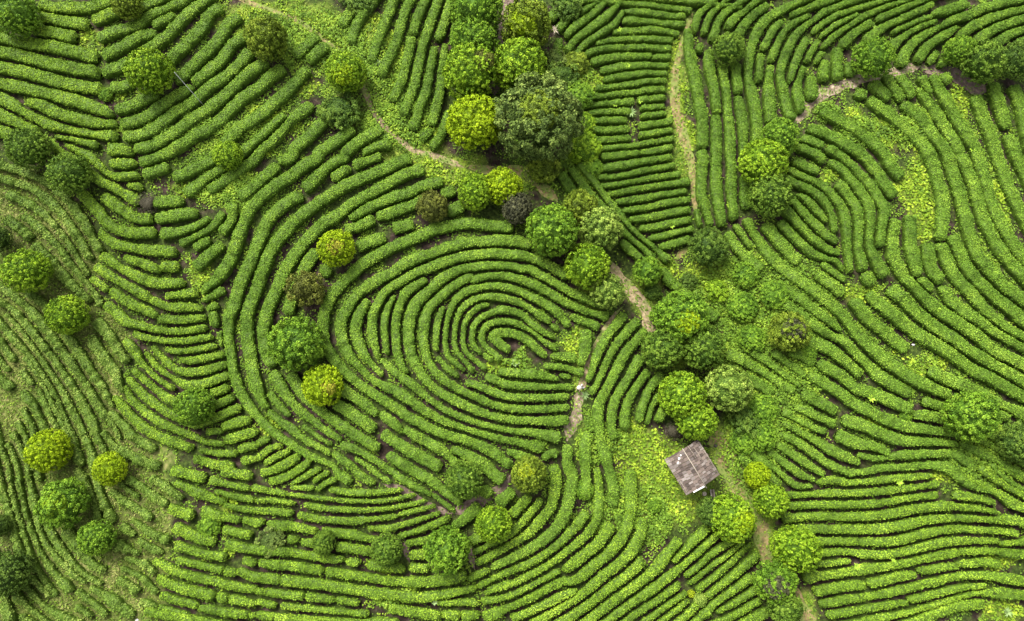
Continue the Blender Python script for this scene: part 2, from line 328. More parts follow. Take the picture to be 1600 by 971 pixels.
# ------------------------------------------------------------------ the rows of tea, traced as lines on the hillside
ROWS = """A 60,8 100,11 138,10 180,1
A 63,25 88,30 113,35 135,36
A 144,30 165,23 185,15
A 54,46 83,50 115,58
A 0,59 38,66 75,71 113,80 148,89
A 0,80 38,88 75,98 113,106 153,113
A 0,104 30,111 68,120 105,131 155,138
A 0,130 33,136 65,144 100,153 138,164 173,178
A 40,159 63,164 93,178 120,186 150,191 178,193
A 0,153 25,166 50,183 75,195 108,204 140,210 180,210
A 0,179 25,190 58,203
A 0,205 20,210
A 83,213 108,215 130,220 150,224
A 100,225 120,236 135,243 150,258 170,271 193,276 215,273
A 78,220 93,233 108,243 123,253 140,268 160,283 180,293 200,303 213,316
A 170,256 190,257 209,254
A 168,233 188,233 205,236
A 198,289 218,291
B 153,60 175,50 210,39 240,21 263,11 283,1
B 240,40 253,31 269,20
B 218,10 243,0
B 160,86 190,73 213,59 240,48
B 160,113 180,105 200,95
B 223,78 250,63 270,43 290,23 305,10 318,0
B 263,95 288,70 313,45 328,20 345,11
B 273,125 300,103 323,80 343,58 355,38 373,25
B 303,130 325,110 348,88 360,70 383,56
B 190,195 225,183 250,165 275,150 299,134
B 180,173 208,163 225,153 245,145
B 173,136 190,135 203,128
B 193,213 225,208 253,190 275,173 300,158 325,135 350,120 370,103 390,80
B 210,233 240,225 265,213 288,195 310,180 330,165 355,143 375,125 400,105 415,96
B 218,254 240,247 265,235 275,229 300,213 333,195 355,175 375,155 400,138 418,123 441,105
B 223,271 240,266 260,258
B 270,276 288,271 313,258 333,248 353,220 375,200 400,184 425,163 450,140 480,108
B 288,301 313,286 338,268 353,256 378,238 400,223 423,200 445,180
B 325,296 350,281 375,263 393,251 408,230 425,218 450,190 485,163
B 373,306 393,293 418,271 433,258
B 436,253 453,244 460,230 475,218 500,193 513,175
B 460,85 478,70 495,55
B 483,95 498,80 510,70
B 240,316 263,314 283,312
B 243,341 275,336 305,332
B 250,363 283,363 308,353 325,341
B 280,378 308,366 330,351 348,333
B 345,363 358,346 363,318
B 303,386 325,374
B 305,418 323,401 345,381
B 315,469 330,461 347,451
B 323,482 337,476
C 160,306 188,326 215,341 235,341
C 125,301 150,326 170,351 195,363 240,363
C 155,363 175,378 200,388 238,391 273,393
C 193,401 225,413 248,421
C 250,419 265,416 275,417
C 158,398 188,418 225,436 250,443 285,443
C 148,416 175,433 208,453 233,468
C 258,464 288,459 306,458
C 235,469 270,478 313,481
C 173,453 200,471 230,484 243,494
C 140,436 165,451
C 246,497 280,501 319,495
C 164,476 178,486 200,505 238,515 288,517 320,511
D 315,456 335,441 355,413 368,383 378,351 390,326 400,314 425,293 450,276 475,258 495,246 500,235 520,223 550,200
D 475,294 500,273 520,256 538,246 540,238 563,220 595,200
D 568,240 590,230 609,225
D 518,276 545,261
D 553,258 575,247 593,240
D 470,304 450,314 428,332 413,353 401,386 388,416 373,448 363,483 355,501 353,526 358,556 365,591 380,626 400,651 425,676 450,694 475,709 500,720 520,729 530,744 546,753
D 640,246 613,257 575,274 540,289 513,306 488,323 463,343 438,369 420,398 408,428 400,451 390,476 385,501 387,536 393,574 400,599 408,619 416,636
D 420,642 450,666 475,684 500,699 514,709
D 660,262 625,276 588,297 550,319 525,338 500,353 475,378 450,413 433,448 418,483 414,501 411,519 415,549 424,572
D 426,581 445,614 465,639 488,659 510,676 530,687
D 690,284 663,289 638,303 613,308 585,321 563,331 548,341
D 540,358 563,351 583,342
D 589,339 613,331 638,321 663,309
D 690,301 710,297
D 494,392 478,413 468,436 455,468 449,489
D 503,428 513,418
D 558,386 575,378 600,371
D 615,356 630,353 643,348
D 700,332 723,319
D 453,584 475,619 500,641 530,664 560,684 590,701
D 473,666 493,681 515,694
D 419,616 433,634 449,649
D 533,606 563,626 589,646
D 594,647 613,659 629,674
D 523,631 550,646 584,670
D 533,694 560,706 590,724 615,741 640,758 673,773
D 520,709 533,719 550,727 560,738 583,754
D 554,717 575,729 593,743 609,753
D 631,671 663,686 693,704 715,724
D 599,676 625,694 655,714 688,729
D 605,712 625,724 645,736 670,751 690,768 718,788
D 706,704 738,716 760,729 770,741 785,752
D 676,774 693,786 709,799
D 708,821 728,806 748,791
D 757,776 763,763
D 778,787 800,766
D 329,489 334,509
D 343,519 343,539
S 800,356 763,351 725,349 688,356 650,371 613,386 570,411 540,436 520,458 508,483 503,516 509,541 523,564 540,581 563,601 590,619 620,639 650,659 683,676 723,685 758,699 783,714 800,726
S 830,382 800,376 750,378 713,383 675,396 638,409 613,426 580,443 555,466 540,486 533,501 533,524 543,551 563,574 585,594 625,616 663,639 700,659 750,676 795,687 825,694 848,704
S 573,469 565,483 558,501 556,521 564,546 580,569 595,586
S 885,432 863,418 825,402 800,399 763,396 725,401 688,411 650,428 620,444 600,461 586,483 582,501 583,516 586,539 591,559
S 596,562 618,579 638,594 665,619 695,641 738,659 795,673 838,677 875,685
S 615,463 606,483 601,501 601,524 604,552
S 665,437 640,451 628,463 620,483 616,511 618,544 625,571 635,581
S 939,479 925,473 890,457 875,448 846,431 829,420 813,421 800,416 750,416 713,423 683,441 660,463 646,481 640,501 638,529 643,559 658,586 683,611 725,634 763,649 798,656 838,657 888,656
S 950,494 925,488 904,481 878,467 855,453 820,439 794,431 764,431 741,438 733,434 708,448 688,466 671,483 664,501 663,524 666,549 678,576 700,596 738,616 770,631 798,637 838,640 888,636
S 890,507 873,492 855,478 829,466 803,452 764,446 738,450 715,464 701,490 696,518 695,543 703,560 724,577
S 692,480 686,499 682,525 681,541 679,536 683,546
S 684,558 698,574 715,587
S 860,502 838,488 817,474 785,464 764,464 738,471 720,485 713,502 710,525 712,543 722,560 740,578
S 762,475 748,479 734,490 725,508 723,532 727,550 741,562 757,576
S 866,527 846,518 832,509 813,490 785,485 764,490 750,497 740,509 737,527 741,539 750,550
S 869,546 855,537 838,523 820,511 794,502 768,504 755,515 752,529 759,543 771,553 782,560
S 853,555 838,541 820,525 794,518 775,520 768,527 778,537 794,548
S 862,508 871,515
S 893,494 911,501 935,511
S 916,516 916,534 911,557 908,569
S 862,555 880,557 900,562
S 852,570 873,574 892,577 911,581
S 876,586 890,588
S 757,553 769,562
S 780,583 811,585 838,585 838,586 871,592
S 760,587 780,594 798,600 838,604 894,604
S 728,599 750,606 775,616 798,622 838,622 888,619
S 794,704 800,708 833,721
S 848,715 858,710 871,709
O 976,491 955,516 940,544 928,571 920,595
O 998,501 975,524 958,544 945,571 933,599 925,614
O 1008,514 990,536 973,556 960,581 948,604 936,629 935,656 936,681 944,706 949,729 953,743 958,766 957,791
O 1000,557 990,581 973,609 960,631 955,661 960,686
O 1013,580 995,601 980,626 975,651 975,670
O 1036,586 1020,601 1010,626 1000,659
O 1029,617 1018,636 1011,661
O 1038,637 1026,656
O 885,697 886,726 894,743 893,763 885,796 868,828 838,853 800,874 769,888
O 923,679 914,694 916,726 917,743 918,756 914,776
R 866,728 869,753 861,786 845,811 825,833 800,848 765,869 744,879
R 740,864 763,853 798,837 825,806 845,782
R 800,806 815,791 828,777
R 735,848 755,842
R 918,803 900,826 875,851 838,876 800,892 775,903 749,918
R 933,733 936,766 933,803 920,831 888,858 850,888 800,913 757,928
R 954,819 940,843 913,868 881,892
R 874,894 838,913 800,931 753,941
R 985,736 985,766 986,803 973,838 955,863 933,881 900,907 875,909 838,928 800,948 755,963
R 900,924 875,937 825,959 800,964
R 1003,811 999,838 980,868 950,894 913,926 883,946 845,967
R 1005,876 985,898 950,923 920,946 888,967
R 1063,846 1040,873 1018,896 988,917 950,946 918,971
R 1109,826 1080,851 1053,878
R 1122,834 1095,861 1068,884 1045,903 1013,928 975,954 953,971
R 1150,846 1118,863 1090,888 1073,901
R 1063,914 1033,936 1000,956 978,971
R 1163,848 1138,868 1113,886 1078,913
R 1073,928 1043,948 1013,971
R 1173,851 1145,876 1118,901 1090,922
R 1076,939 1053,958 1038,969
R 1183,862 1160,888 1133,911 1105,933
R 1090,947 1068,966
R 1175,901 1150,921 1123,941 1095,967
R 1185,921 1155,939 1122,958
R 1189,939 1160,956 1133,969
R 1200,953 1175,967
H 405,879 450,883 503,891
H 510,892 550,898 600,906 650,908 688,907 727,901
H 732,907 763,892
H 438,908 488,913 538,921 600,928 650,936 700,931 743,918
H 370,894 395,903 435,908
H 747,916 763,908
H 400,924 425,928 473,933
H 478,933 520,939
H 525,938 558,944
H 685,943 725,941 748,944
H 400,941 428,947
H 438,948 488,953 538,958 573,962
H 608,951 650,956 688,961
H 691,960 717,961
H 722,961 748,961
H 763,922 800,911
H 753,938 775,936
H 400,961 450,966 475,970
H 500,969 550,972
H 515,766 550,772 588,771 626,766
H 450,773 500,779 550,783 600,783 646,774
H 475,788 513,794 563,797 613,794 663,783
H 466,804 500,813 550,814 588,811 619,807
H 623,804 650,798 678,791
H 575,826 613,824 650,814 685,802
H 623,838 650,831 675,819 701,808
H 503,828 538,833 575,841 588,842
H 418,818 450,822 493,829
H 378,812 398,816 410,816
H 449,844 463,845
H 470,847 490,849
H 525,856 550,858 578,861
H 353,848 398,861 450,864 500,872 535,876
H 541,878 560,880
H 575,884 605,888 630,891
H 634,849 670,842
H 641,867 665,868
H 640,888 668,889
H 393,763 445,773
H 400,782 430,782 458,787
H 350,789 375,796 400,798 455,801
H 268,736 295,743 318,748
H 304,714 338,724 360,729 350,738 390,746
H 328,751 355,758 388,764
H 273,756 313,771 350,784
H 335,768 363,776 395,781
H 265,793 283,801 298,808
H 315,798 345,806 373,812
H 273,823 300,838 333,848
H 348,828 390,837
H 273,853 313,866 350,872
H 275,876 308,883 347,892
H 350,893 368,896
H 380,874 398,879
H 238,878 275,893 313,903 350,913 400,923
H 245,903 275,918 332,931
H 338,933 353,936
H 358,937 398,944
H 250,931 275,941 305,949
H 309,951 350,959 387,962
H 246,951 290,962
H 295,966 325,972
H 390,963 399,961
P 400,695 418,684
P 400,717 425,701 438,697
P 413,724 433,711 451,704
P 408,739 440,729 453,719 465,711
P 420,753 450,746 473,731 485,715
P 455,756 480,743 499,733
P 490,753 500,744 511,738
P 494,766 508,756 523,749
P 454,762 488,763
G 208,519 238,529 270,534 300,531 329,526
G 258,545 288,549 335,540
G 280,561 308,561 348,553
G 236,542 253,559 270,576 288,582 313,580 352,569
G 226,551 240,569 263,587 288,600 320,600 355,586
G 194,531 213,554 233,581 255,599 270,606
G 208,579 233,599 255,616 275,631
G 198,591 225,619 263,646 300,664 323,659 350,646 373,636
G 193,604 205,626 233,649 263,666 293,679 320,691 345,694
G 175,621 193,636 215,659 240,679 275,691 298,699
G 330,614 355,606
G 335,636 363,621
G 322,677 345,672
G 347,670 368,661 389,655
G 350,689 375,681 400,674
G 373,704 400,695
G 377,719 400,716
G 311,704 338,709 368,709
F -5,256 38,271 83,291 115,326 140,363 154,391
F -5,276 50,293 88,326 113,361 140,403
F 13,303 50,323 83,351 110,388 133,428
F 38,336 70,363 98,393 118,421 145,456 155,476
F 8,341 28,356 45,371
F 53,383 85,416 108,441 140,468
F 0,451 25,466 50,486 70,511 93,541 115,574 138,606 155,636 173,661 185,685
F 38,456 75,484 100,521 120,549 140,581 160,611 173,634
F 0,471 18,486 43,514 65,541 85,569 108,599 125,626 140,656 153,686 163,706
F 8,491 33,519 58,554 80,586 98,616 113,649 128,681 143,716 150,761 160,788 173,816
F 0,504 25,531 48,561 68,591 85,621 100,656 115,691 125,727
F 38,556 58,586 78,626 95,661 108,686
F 35,579 48,599
F 59,609 73,636 88,669
F 35,611 50,636 65,666 73,679
F 35,637 48,666 53,689
F 25,659 38,686 48,711 50,726
F 20,676 30,701 41,729 45,761 53,803 65,841 85,868 108,891 130,911
F 10,694 23,727 30,766 40,808 53,848 68,878 88,903 110,923
F 3,711 10,729 15,766 25,803 35,836 48,873 63,903 83,931
F 140,526 160,556 180,586 190,611
F 150,501 175,531 198,564
F 170,644 190,666 213,686 240,701
F 160,676 180,699 218,719 245,729
F 0,539 18,564
F 0,591 15,606
F 0,566 9,579
F 53,728 59,751
F 68,818 83,846 105,876 130,898 155,913
F 120,733 140,766 150,793 155,811
F 100,826 118,853 140,883 160,893
F 173,766 200,786 233,812
F 185,756 213,776
F 205,813 233,833 260,847
F 198,751 225,766 258,788
F 235,748 263,763 283,778
F 215,846 250,864
F 190,821 208,834
F 180,851 213,866
F 195,873 225,883 240,894
F 188,888 218,903 243,926
F 120,923 140,941 163,961
F 140,918 175,941 205,963
F 185,904 215,922
F 118,948 140,964
F 218,941 240,949
F 50,903 75,933
F 38,918 63,946 88,963 110,971
F 20,926 45,953 68,971
F 3,928 10,953 19,971
F 0,753 15,803 25,841 35,868
F 30,963 45,971
I 550,13 533,38
I 583,0 568,20 555,43 548,65
I 615,0 603,30 593,55 583,83 580,95
I 640,0 628,30 618,65 605,95 595,118
I 665,0 653,25 645,51
I 643,59 635,95 625,130 613,155
I 685,0 673,33 663,65 653,105 645,140 630,178
I 705,0 695,33 685,60
I 679,73 673,108 665,143 655,170 645,200
I 695,70 690,105 688,140 680,170 675,193
I 713,35 709,70
I 703,173 690,205 675,230
I 658,216 673,205
Y 945,0 920,23 900,40 885,55
Y 968,3 948,25 920,45 900,60 885,79
Y 975,15 960,38 935,55 913,68 903,83
Y 888,23 873,45
Y 876,61 870,88
Y 866,18 864,29
Y 933,1 910,19
Y 878,271 888,288 900,303
Y 893,263 913,291 933,316 950,336 975,361 1000,383 1023,402
Y 905,256 930,283 950,308 970,331 985,353 1013,378 1033,396 1043,408
Y 973,376 988,391 1003,403
Y 1035,421 1048,436
Y 1055,441 1038,433 1053,443 1068,458 1095,478 1120,498
J 980,3 1013,5 1045,10 1080,15
J 1040,-1 1090,3
J 978,16 1013,20 1070,24
J 975,30 1013,33 1070,38
J 960,48 988,48 1025,46 1060,51
J 933,65 975,60 1013,60 1051,61
J 915,83 950,75 988,73 1025,74 1049,75
J 925,95 963,88 1018,86
J 1021,88 1048,89
J 940,110 975,103 1013,100 1045,101
J 945,123 975,118 1013,113 1043,114
J 933,138 975,133 1013,126 1041,125
J 895,150 925,150 975,144 1013,140 1040,138
J 898,165 925,163 963,160 990,156
J 998,155 1040,151
J 920,175 950,173 985,173
J 1003,168 1038,165
J 923,188 950,188 979,186
J 1003,180 1041,177
J 924,201 950,203 983,200
J 1000,195 1025,192 1051,187
J 928,218 955,217 985,215
J 1000,211 1025,208 1051,203
J 923,233 963,230 995,226 1025,220 1053,214
J 940,243 975,239 999,237
J 1002,236 1025,234 1051,229
J 943,264 975,258 1013,251 1050,245
J 935,276 975,273 1013,265 1055,257
J 940,290 975,286 1013,278 1063,270
J 949,303 975,298 1025,290 1078,284
J 963,316 1000,310 1038,303 1073,298
J 973,329 1000,326 1038,317 1078,311
J 984,343 1013,339 1050,332 1078,328
J 1001,357 1025,354 1050,348 1080,343
J 1014,373 1038,368 1083,358
J 1033,386 1050,380 1078,371
K 1076,45 1080,88 1090,138 1098,188 1098,228
K 1115,1 1095,18 1088,33 1086,48
K 1133,0 1110,23 1100,50
K 1160,0 1128,23 1113,60
K 1183,1 1155,23 1137,41
K 1200,5 1170,28 1153,54
K 1258,0 1223,15 1200,28 1184,50 1173,88 1171,120 1178,155 1183,193 1180,225
K 1108,78 1110,108 1118,140 1121,175
K 1128,103 1135,140 1138,175 1143,213 1143,240 1145,263 1144,306 1148,341
K 1150,99 1153,143
K 1153,151 1160,188 1163,235 1163,263
K 1090,73 1098,75
K 1190,84 1185,125
K 1223,33 1213,44 1200,63 1193,75
K 1098,235 1100,251 1095,288 1099,318 1110,351
K 1120,181 1120,240 1118,251 1120,288 1125,321 1128,351
K 1164,276 1165,323
K 1089,327 1095,351
K 1205,93 1213,73 1225,48 1245,33 1268,23
K 1238,20 1270,8 1293,0
K 1238,185 1228,150 1220,113 1228,83 1243,55 1263,35 1278,26 1300,13 1325,3 1340,-1
K 1236,125 1245,100 1253,78 1263,59
K 1261,93 1270,78 1281,63
K 1278,95 1285,81
K 1273,48 1293,30 1320,18 1350,9 1375,1
K 1285,54 1313,35 1343,19
K 1286,71 1305,53 1325,40 1350,23 1388,8 1418,-1
K 1288,94 1288,123
K 1308,121 1310,75
K 1315,70 1335,50 1364,34
K 1373,28 1400,15 1425,5 1440,-1
K 1355,60 1375,45 1413,28 1458,5
K 1398,48 1420,38 1458,24
K 1395,73 1413,55 1438,40 1465,31
K 1410,100 1415,80 1430,63 1450,50 1471,39
K 1436,93 1450,73 1470,58 1498,41
K 1455,95 1468,80
K 1460,20 1485,14 1511,6
K 1475,38 1500,28 1538,13 1575,4 1600,1
K 1498,53 1525,38 1563,23 1600,11
K 1530,61 1563,41 1600,29
K 1550,71 1575,56 1600,46
K 1471,100 1478,85
K 1255,104 1246,135 1250,173
K 1267,119 1270,153
K 1328,98 1330,115
K 1205,103 1202,138 1205,190
K 1590,68 1600,63
M 1340,144 1353,150
M 1359,154 1383,173 1413,198 1438,220 1453,243 1465,276 1473,308 1474,343 1471,373
M 1365,128 1375,140 1390,153
M 1386,118 1398,140 1409,155
M 1413,161 1435,180 1453,203 1468,223 1480,240 1490,268 1500,301 1509,336 1520,378 1529,399 1546,421 1566,441 1583,456 1600,468
M 1405,119 1418,135 1428,149
M 1441,120 1453,145
M 1436,138 1455,163 1473,190 1488,215 1501,240 1520,281 1530,313 1540,346 1557,378 1570,399 1587,417 1600,432
M 1458,119 1473,145 1488,170 1503,195 1520,225 1529,243 1543,293 1555,326 1570,356 1589,385 1600,399
M 1475,115 1483,128
M 1525,150 1535,175 1548,208 1560,241 1580,298 1600,336
M 1554,129 1560,158 1575,198
M 1577,211 1590,243 1600,263
M 1585,134 1595,158 1600,180
M 1471,381 1482,409 1492,429 1509,448 1524,464 1536,480 1553,497 1575,515 1600,529
M 1488,369 1494,380 1506,405 1516,424 1531,442 1550,459 1570,475 1600,500
M 1398,343 1395,376 1398,403 1411,426 1425,441 1441,458 1458,476 1482,495 1507,510 1533,529 1550,546 1600,569
M 1423,338 1424,381 1433,418 1434,429
M 1450,381 1455,413 1470,441
M 1438,437 1459,451
M 1353,427 1363,443
M 1472,449 1482,461 1495,476 1512,490 1533,501 1550,513 1575,527 1600,540
M 1392,451 1411,466 1428,483 1448,500 1474,517 1495,532 1508,544 1538,561 1570,579 1600,596
M 1359,459 1377,475 1398,493 1418,508 1440,525 1468,541 1495,559 1525,579 1558,596 1600,619
M 1335,469 1355,495 1377,513 1398,530 1418,546
M 1165,343 1180,368 1198,393 1220,416 1250,438 1283,463 1308,483 1330,511 1350,534 1375,556 1395,571 1425,591 1450,604 1485,620
M 1215,443 1243,463 1273,483 1298,501 1314,515
M 1138,363 1158,391 1175,408 1190,421
M 1150,351 1163,368 1173,386
M 1220,468 1240,483 1260,498 1260,499 1288,516 1318,531 1340,556 1360,576 1388,596 1423,616
M 1265,534 1295,544 1320,561 1348,584
M 1455,580 1488,595 1525,611 1550,626 1575,639 1600,647
M 1280,569 1313,586 1335,606 1363,614 1400,629 1425,642
M 1265,586 1300,604 1325,621 1350,639 1380,654 1413,666 1450,672 1477,675 1518,684 1546,692 1573,708 1601,721
M 1320,656 1350,664 1375,676 1413,689 1450,691 1498,694
M 1506,693 1525,701 1553,716 1580,734 1600,746
M 1431,646 1463,651 1476,659
M 1445,627 1483,637
M 1557,642 1580,652
M 1537,675 1566,693
M 1310,680 1338,694 1363,699 1389,711
M 1344,712 1375,716 1421,711 1463,708 1490,708 1511,720 1525,735
M 1215,446 1250,468 1283,493 1315,515
M 1226,644 1250,658 1275,670 1291,673
M 1245,638 1275,650 1305,663
M 1226,661 1253,675 1278,690 1305,708 1345,723
M 1255,615 1288,633 1305,645
M 1220,679 1250,693 1275,710 1300,728 1325,740 1325,741 1363,736 1380,731 1421,730 1463,728 1484,731 1504,745 1525,759 1553,768
M 1216,694 1240,710 1265,728 1288,743
M 1204,706 1225,723 1250,740 1273,750
M 1173,710 1200,725 1225,745 1245,760 1270,760
M 1158,710 1175,725
M 1200,741 1220,755
M 1136,554 1163,563 1195,583 1225,600 1243,609
M 1174,550 1200,565 1225,585 1251,603
M 1209,553 1238,570 1259,588
M 1236,553 1263,560 1273,568
M 1171,590 1195,605 1208,615
M 1288,411 1305,423 1323,436
M 1279,427 1300,443 1318,458
M 1194,353 1205,361 1223,383 1249,409
M 1553,726 1573,748 1600,764
N 1280,754 1300,748 1325,753 1313,754 1350,753 1400,748 1458,743
N 1233,773 1275,772 1325,771 1375,768 1425,763 1468,756
N 1233,791 1275,789 1325,789 1375,787 1425,778 1468,773
N 1225,809 1275,807 1325,807 1375,804 1425,796 1475,791 1513,793 1559,801
N 1245,828 1275,827 1325,828 1375,828 1413,822 1450,814 1500,811 1538,811 1600,816
N 1275,847 1325,847 1375,847 1413,843 1450,833 1488,826 1525,828 1563,831 1593,836
N 1278,866 1313,863 1350,866 1388,868 1425,861 1463,851 1500,846 1563,846
N 1568,851 1600,848
N 1280,884 1313,879 1330,877
N 1258,903 1288,898 1325,893 1363,888 1400,883 1438,876 1475,868 1500,864
N 1504,863 1550,861 1600,864
N 1275,926 1313,919 1354,916
N 1360,914 1400,903 1433,898
N 1438,893 1475,888 1499,884
N 1500,883 1538,879 1564,881
N 1285,946 1325,938 1375,931 1413,923 1450,913 1488,903 1525,900 1563,903 1600,912
N 1296,963 1338,956 1375,948 1420,943
N 1423,939 1463,931 1500,921 1543,916
N 1355,971 1400,963 1438,954 1475,943 1513,931 1550,926 1600,928
N 1430,969 1463,957 1500,944 1538,941
N 1495,778 1525,779 1558,787
N 1493,736 1525,753 1563,773 1600,794
N 1533,733 1563,751 1600,772
N 1563,729 1600,749
L 1285,173 1325,195 1360,218 1383,240 1393,258 1410,276
L 1265,200 1295,210 1325,228 1348,241 1370,266 1385,288 1398,306
L 1293,233 1308,240 1318,248 1340,268 1360,288 1375,311 1384,328 1378,356 1375,383
L 1248,229 1273,238 1290,251
L 1298,251 1318,263 1333,283 1348,303 1358,321 1361,348 1360,381 1370,408 1383,431
L 1255,215 1285,229
L 1240,251 1260,261 1279,269
L 1233,263 1258,276 1283,288 1303,308 1318,328 1324,356 1325,388 1328,423
L 1311,286 1328,306 1340,326 1343,356 1343,388 1350,421
L 1228,277 1255,291 1278,301 1295,321 1302,343 1305,361
L 1248,303 1270,323 1293,343
L 1238,306 1260,333 1285,358 1310,376
L 1228,327 1250,353 1275,378 1295,391 1313,396
L 1220,346 1245,371 1270,393 1293,403 1308,407 1319,421"""

# block: (tea material, widest half width, height, gap)
BLOCK = {
    'A': ('fresh', 0.72, 1.19, 0.22), 'B': ('mid', 0.66, 1.12, 0.26), 'C': ('fresh', 0.62, 1.12, 0.26),
    'D': ('mid', 0.66, 1.19, 0.26), 'S': ('mid', 0.62, 1.19, 0.26), 'O': ('mid', 0.60, 1.19, 0.24),
    'R': ('fresh', 0.62, 1.19, 0.24), 'H': ('fresh', 0.62, 1.19, 0.26), 'P': ('fresh', 0.60, 1.00, 0.14),
    'G': ('fresh', 0.60, 1.12, 0.24), 'F': ('thin', 0.52, 0.95, 0.40), 'I': ('mid', 0.55, 1.19, 0.26),
    'Y': ('deep', 0.60, 1.25, 0.24), 'J': ('deep', 0.56, 1.19, 0.24), 'K': ('deep', 0.64, 1.25, 0.22),
    'M': ('mid', 0.66, 1.12, 0.24), 'N': ('fresh', 0.68, 1.19, 0.24), 'L': ('deep', 0.60, 1.19, 0.22),
}
STEP = 0.20

def smooth_line(x, y):
    """Catmull-Rom through the traced points, resampled at STEP metres"""
    P = np.stack([x, y], 1)
    if len(P) == 2:
        dense = P[0] + (P[1] - P[0]) * np.linspace(0, 1, 20)[:, None]
    else:
        E = np.vstack([2 * P[0] - P[1], P, 2 * P[-1] - P[-2]])
        seg = []
        for i in range(1, len(E) - 2):
            p0, p1, p2, p3 = E[i - 1], E[i], E[i + 1], E[i + 2]
            t = np.linspace(0, 1, 16, endpoint=False)[:, None]
            seg.append(0.5 * (2 * p1 + (p2 - p0) * t + (2 * p0 - 5 * p1 + 4 * p2 - p3) * t ** 2 + (3 * p1 - p0 - 3 * p2 + p3) * t ** 3))
        dense = np.vstack(seg + [P[-1:]])
    d = np.r_[0, np.cumsum(np.hypot(*np.diff(dense, axis=0).T))]
    n = max(6, int(d[-1] / STEP) + 1)
    s = np.linspace(0, d[-1], n)
    return np.interp(s, d, dense[:, 0]), np.interp(s, d, dense[:, 1]), d[-1]

rows = []
for line in ROWS.strip().split("\n"):
    p = line.split()
    b = p[0]
    uv = np.array([[float(v) for v in q.split(",")] for q in p[1:]])
    # rows the frame cuts go on beyond it
    def cut(q): return q[0] < 4 or q[0] > 1594 or q[1] < 4 or q[1] > 964
    if cut(uv[0]):
        d = uv[0] - uv[1]; uv = np.vstack([uv[0] + d / np.hypot(*d) * 70, uv])
    if cut(uv[-1]):
        d = uv[-1] - uv[-2]; uv = np.vstack([uv, uv[-1] + d / np.hypot(*d) * 70])
    # the traced ends stop short of the outermost leaves
    for e, f in ((0, 1), (-1, -2)):
        d = uv[e] - uv[f]
        uv[e] = uv[e] + d / (np.hypot(*d) + 1e-6) * 2.0
    x, y = hit(uv[:, 0], uv[:, 1], 0.8 * BLOCK[b][2])
    x, y, L = smooth_line(x, y)
    rows.append(dict(b=b, x=x, y=y, L=L, uv=uv))

# how far each row may spread before it meets its neighbours
allx = np.concatenate([r['x'] for r in rows]).astype(np.float32)
ally = np.concatenate([r['y'] for r in rows]).astype(np.float32)
allid = np.concatenate([np.full(len(r['x']), i) for i, r in enumerate(rows)])
CELL = 3.0
bins = {}
for i, (cx, cy) in enumerate(zip(np.floor(allx / CELL).astype(int), np.floor(ally / CELL).astype(int))):
    bins.setdefault((cx, cy), []).append(i)
bins = {k: np.array(v) for k, v in bins.items()}
for i, r in enumerate(rows):
    mat, wmax, h, gap = BLOCK[r['b']]
    x, y = r['x'], r['y']
    tx = np.gradient(x); ty = np.gradient(y); l = np.hypot(tx, ty) + 1e-9
    tx /= l; ty /= l
    r['t'] = (tx, ty)
    nb = set()
    for cx, cy in set(zip(np.floor(x / CELL).astype(int), np.floor(y / CELL).astype(int))):
        for a in (-1, 0, 1):
            for c in (-1, 0, 1):
                nb.add((cx + a, cy + c))
    idx = np.concatenate([bins[k] for k in nb if k in bins])
    idx = idx[allid[idx] != i]
    wl = np.full(len(x), wmax); wr = np.full(len(x), wmax)
    if len(idx):
        dx = allx[idx][None] - x[:, None]; dy = ally[idx][None] - y[:, None]
        al = dx * tx[:, None] + dy * ty[:, None]
        la = -dx * ty[:, None] + dy * tx[:, None]
        near = np.abs(al) < 0.45
        lp = np.where(near & (la > 0.05), la, 9).min(1)
        ln = np.where(near & (la < -0.05), -la, 9).min(1)
        wl = np.clip(lp / 2 - gap / 2 - 0.125, 0.20, wmax); wr = np.clip(ln / 2 - gap / 2 - 0.125, 0.20, wmax)
    k = np.ones(9) / 9
    pad = lambda a: np.convolve(np.pad(a, 4, mode='edge'), k, mode='valid')
    r['wl'], r['wr'] = pad(wl), pad(wr)
    r['area'] = float(np.sum(r['wl'] + r['wr']) * STEP)
    u, v = to_px(x, y, ground_z(x, y) + h)
    inside = (u > 0) & (u < 1600) & (v > 0) & (v < 971)
    r['shown'] = float(np.sum((r['wl'] + r['wr'])[inside]) * STEP)
    r['c'] = (float(np.mean(u[inside])) if inside.any() else float(np.mean(u)), float(np.mean(v[inside])) if inside.any() else float(np.mean(v)))

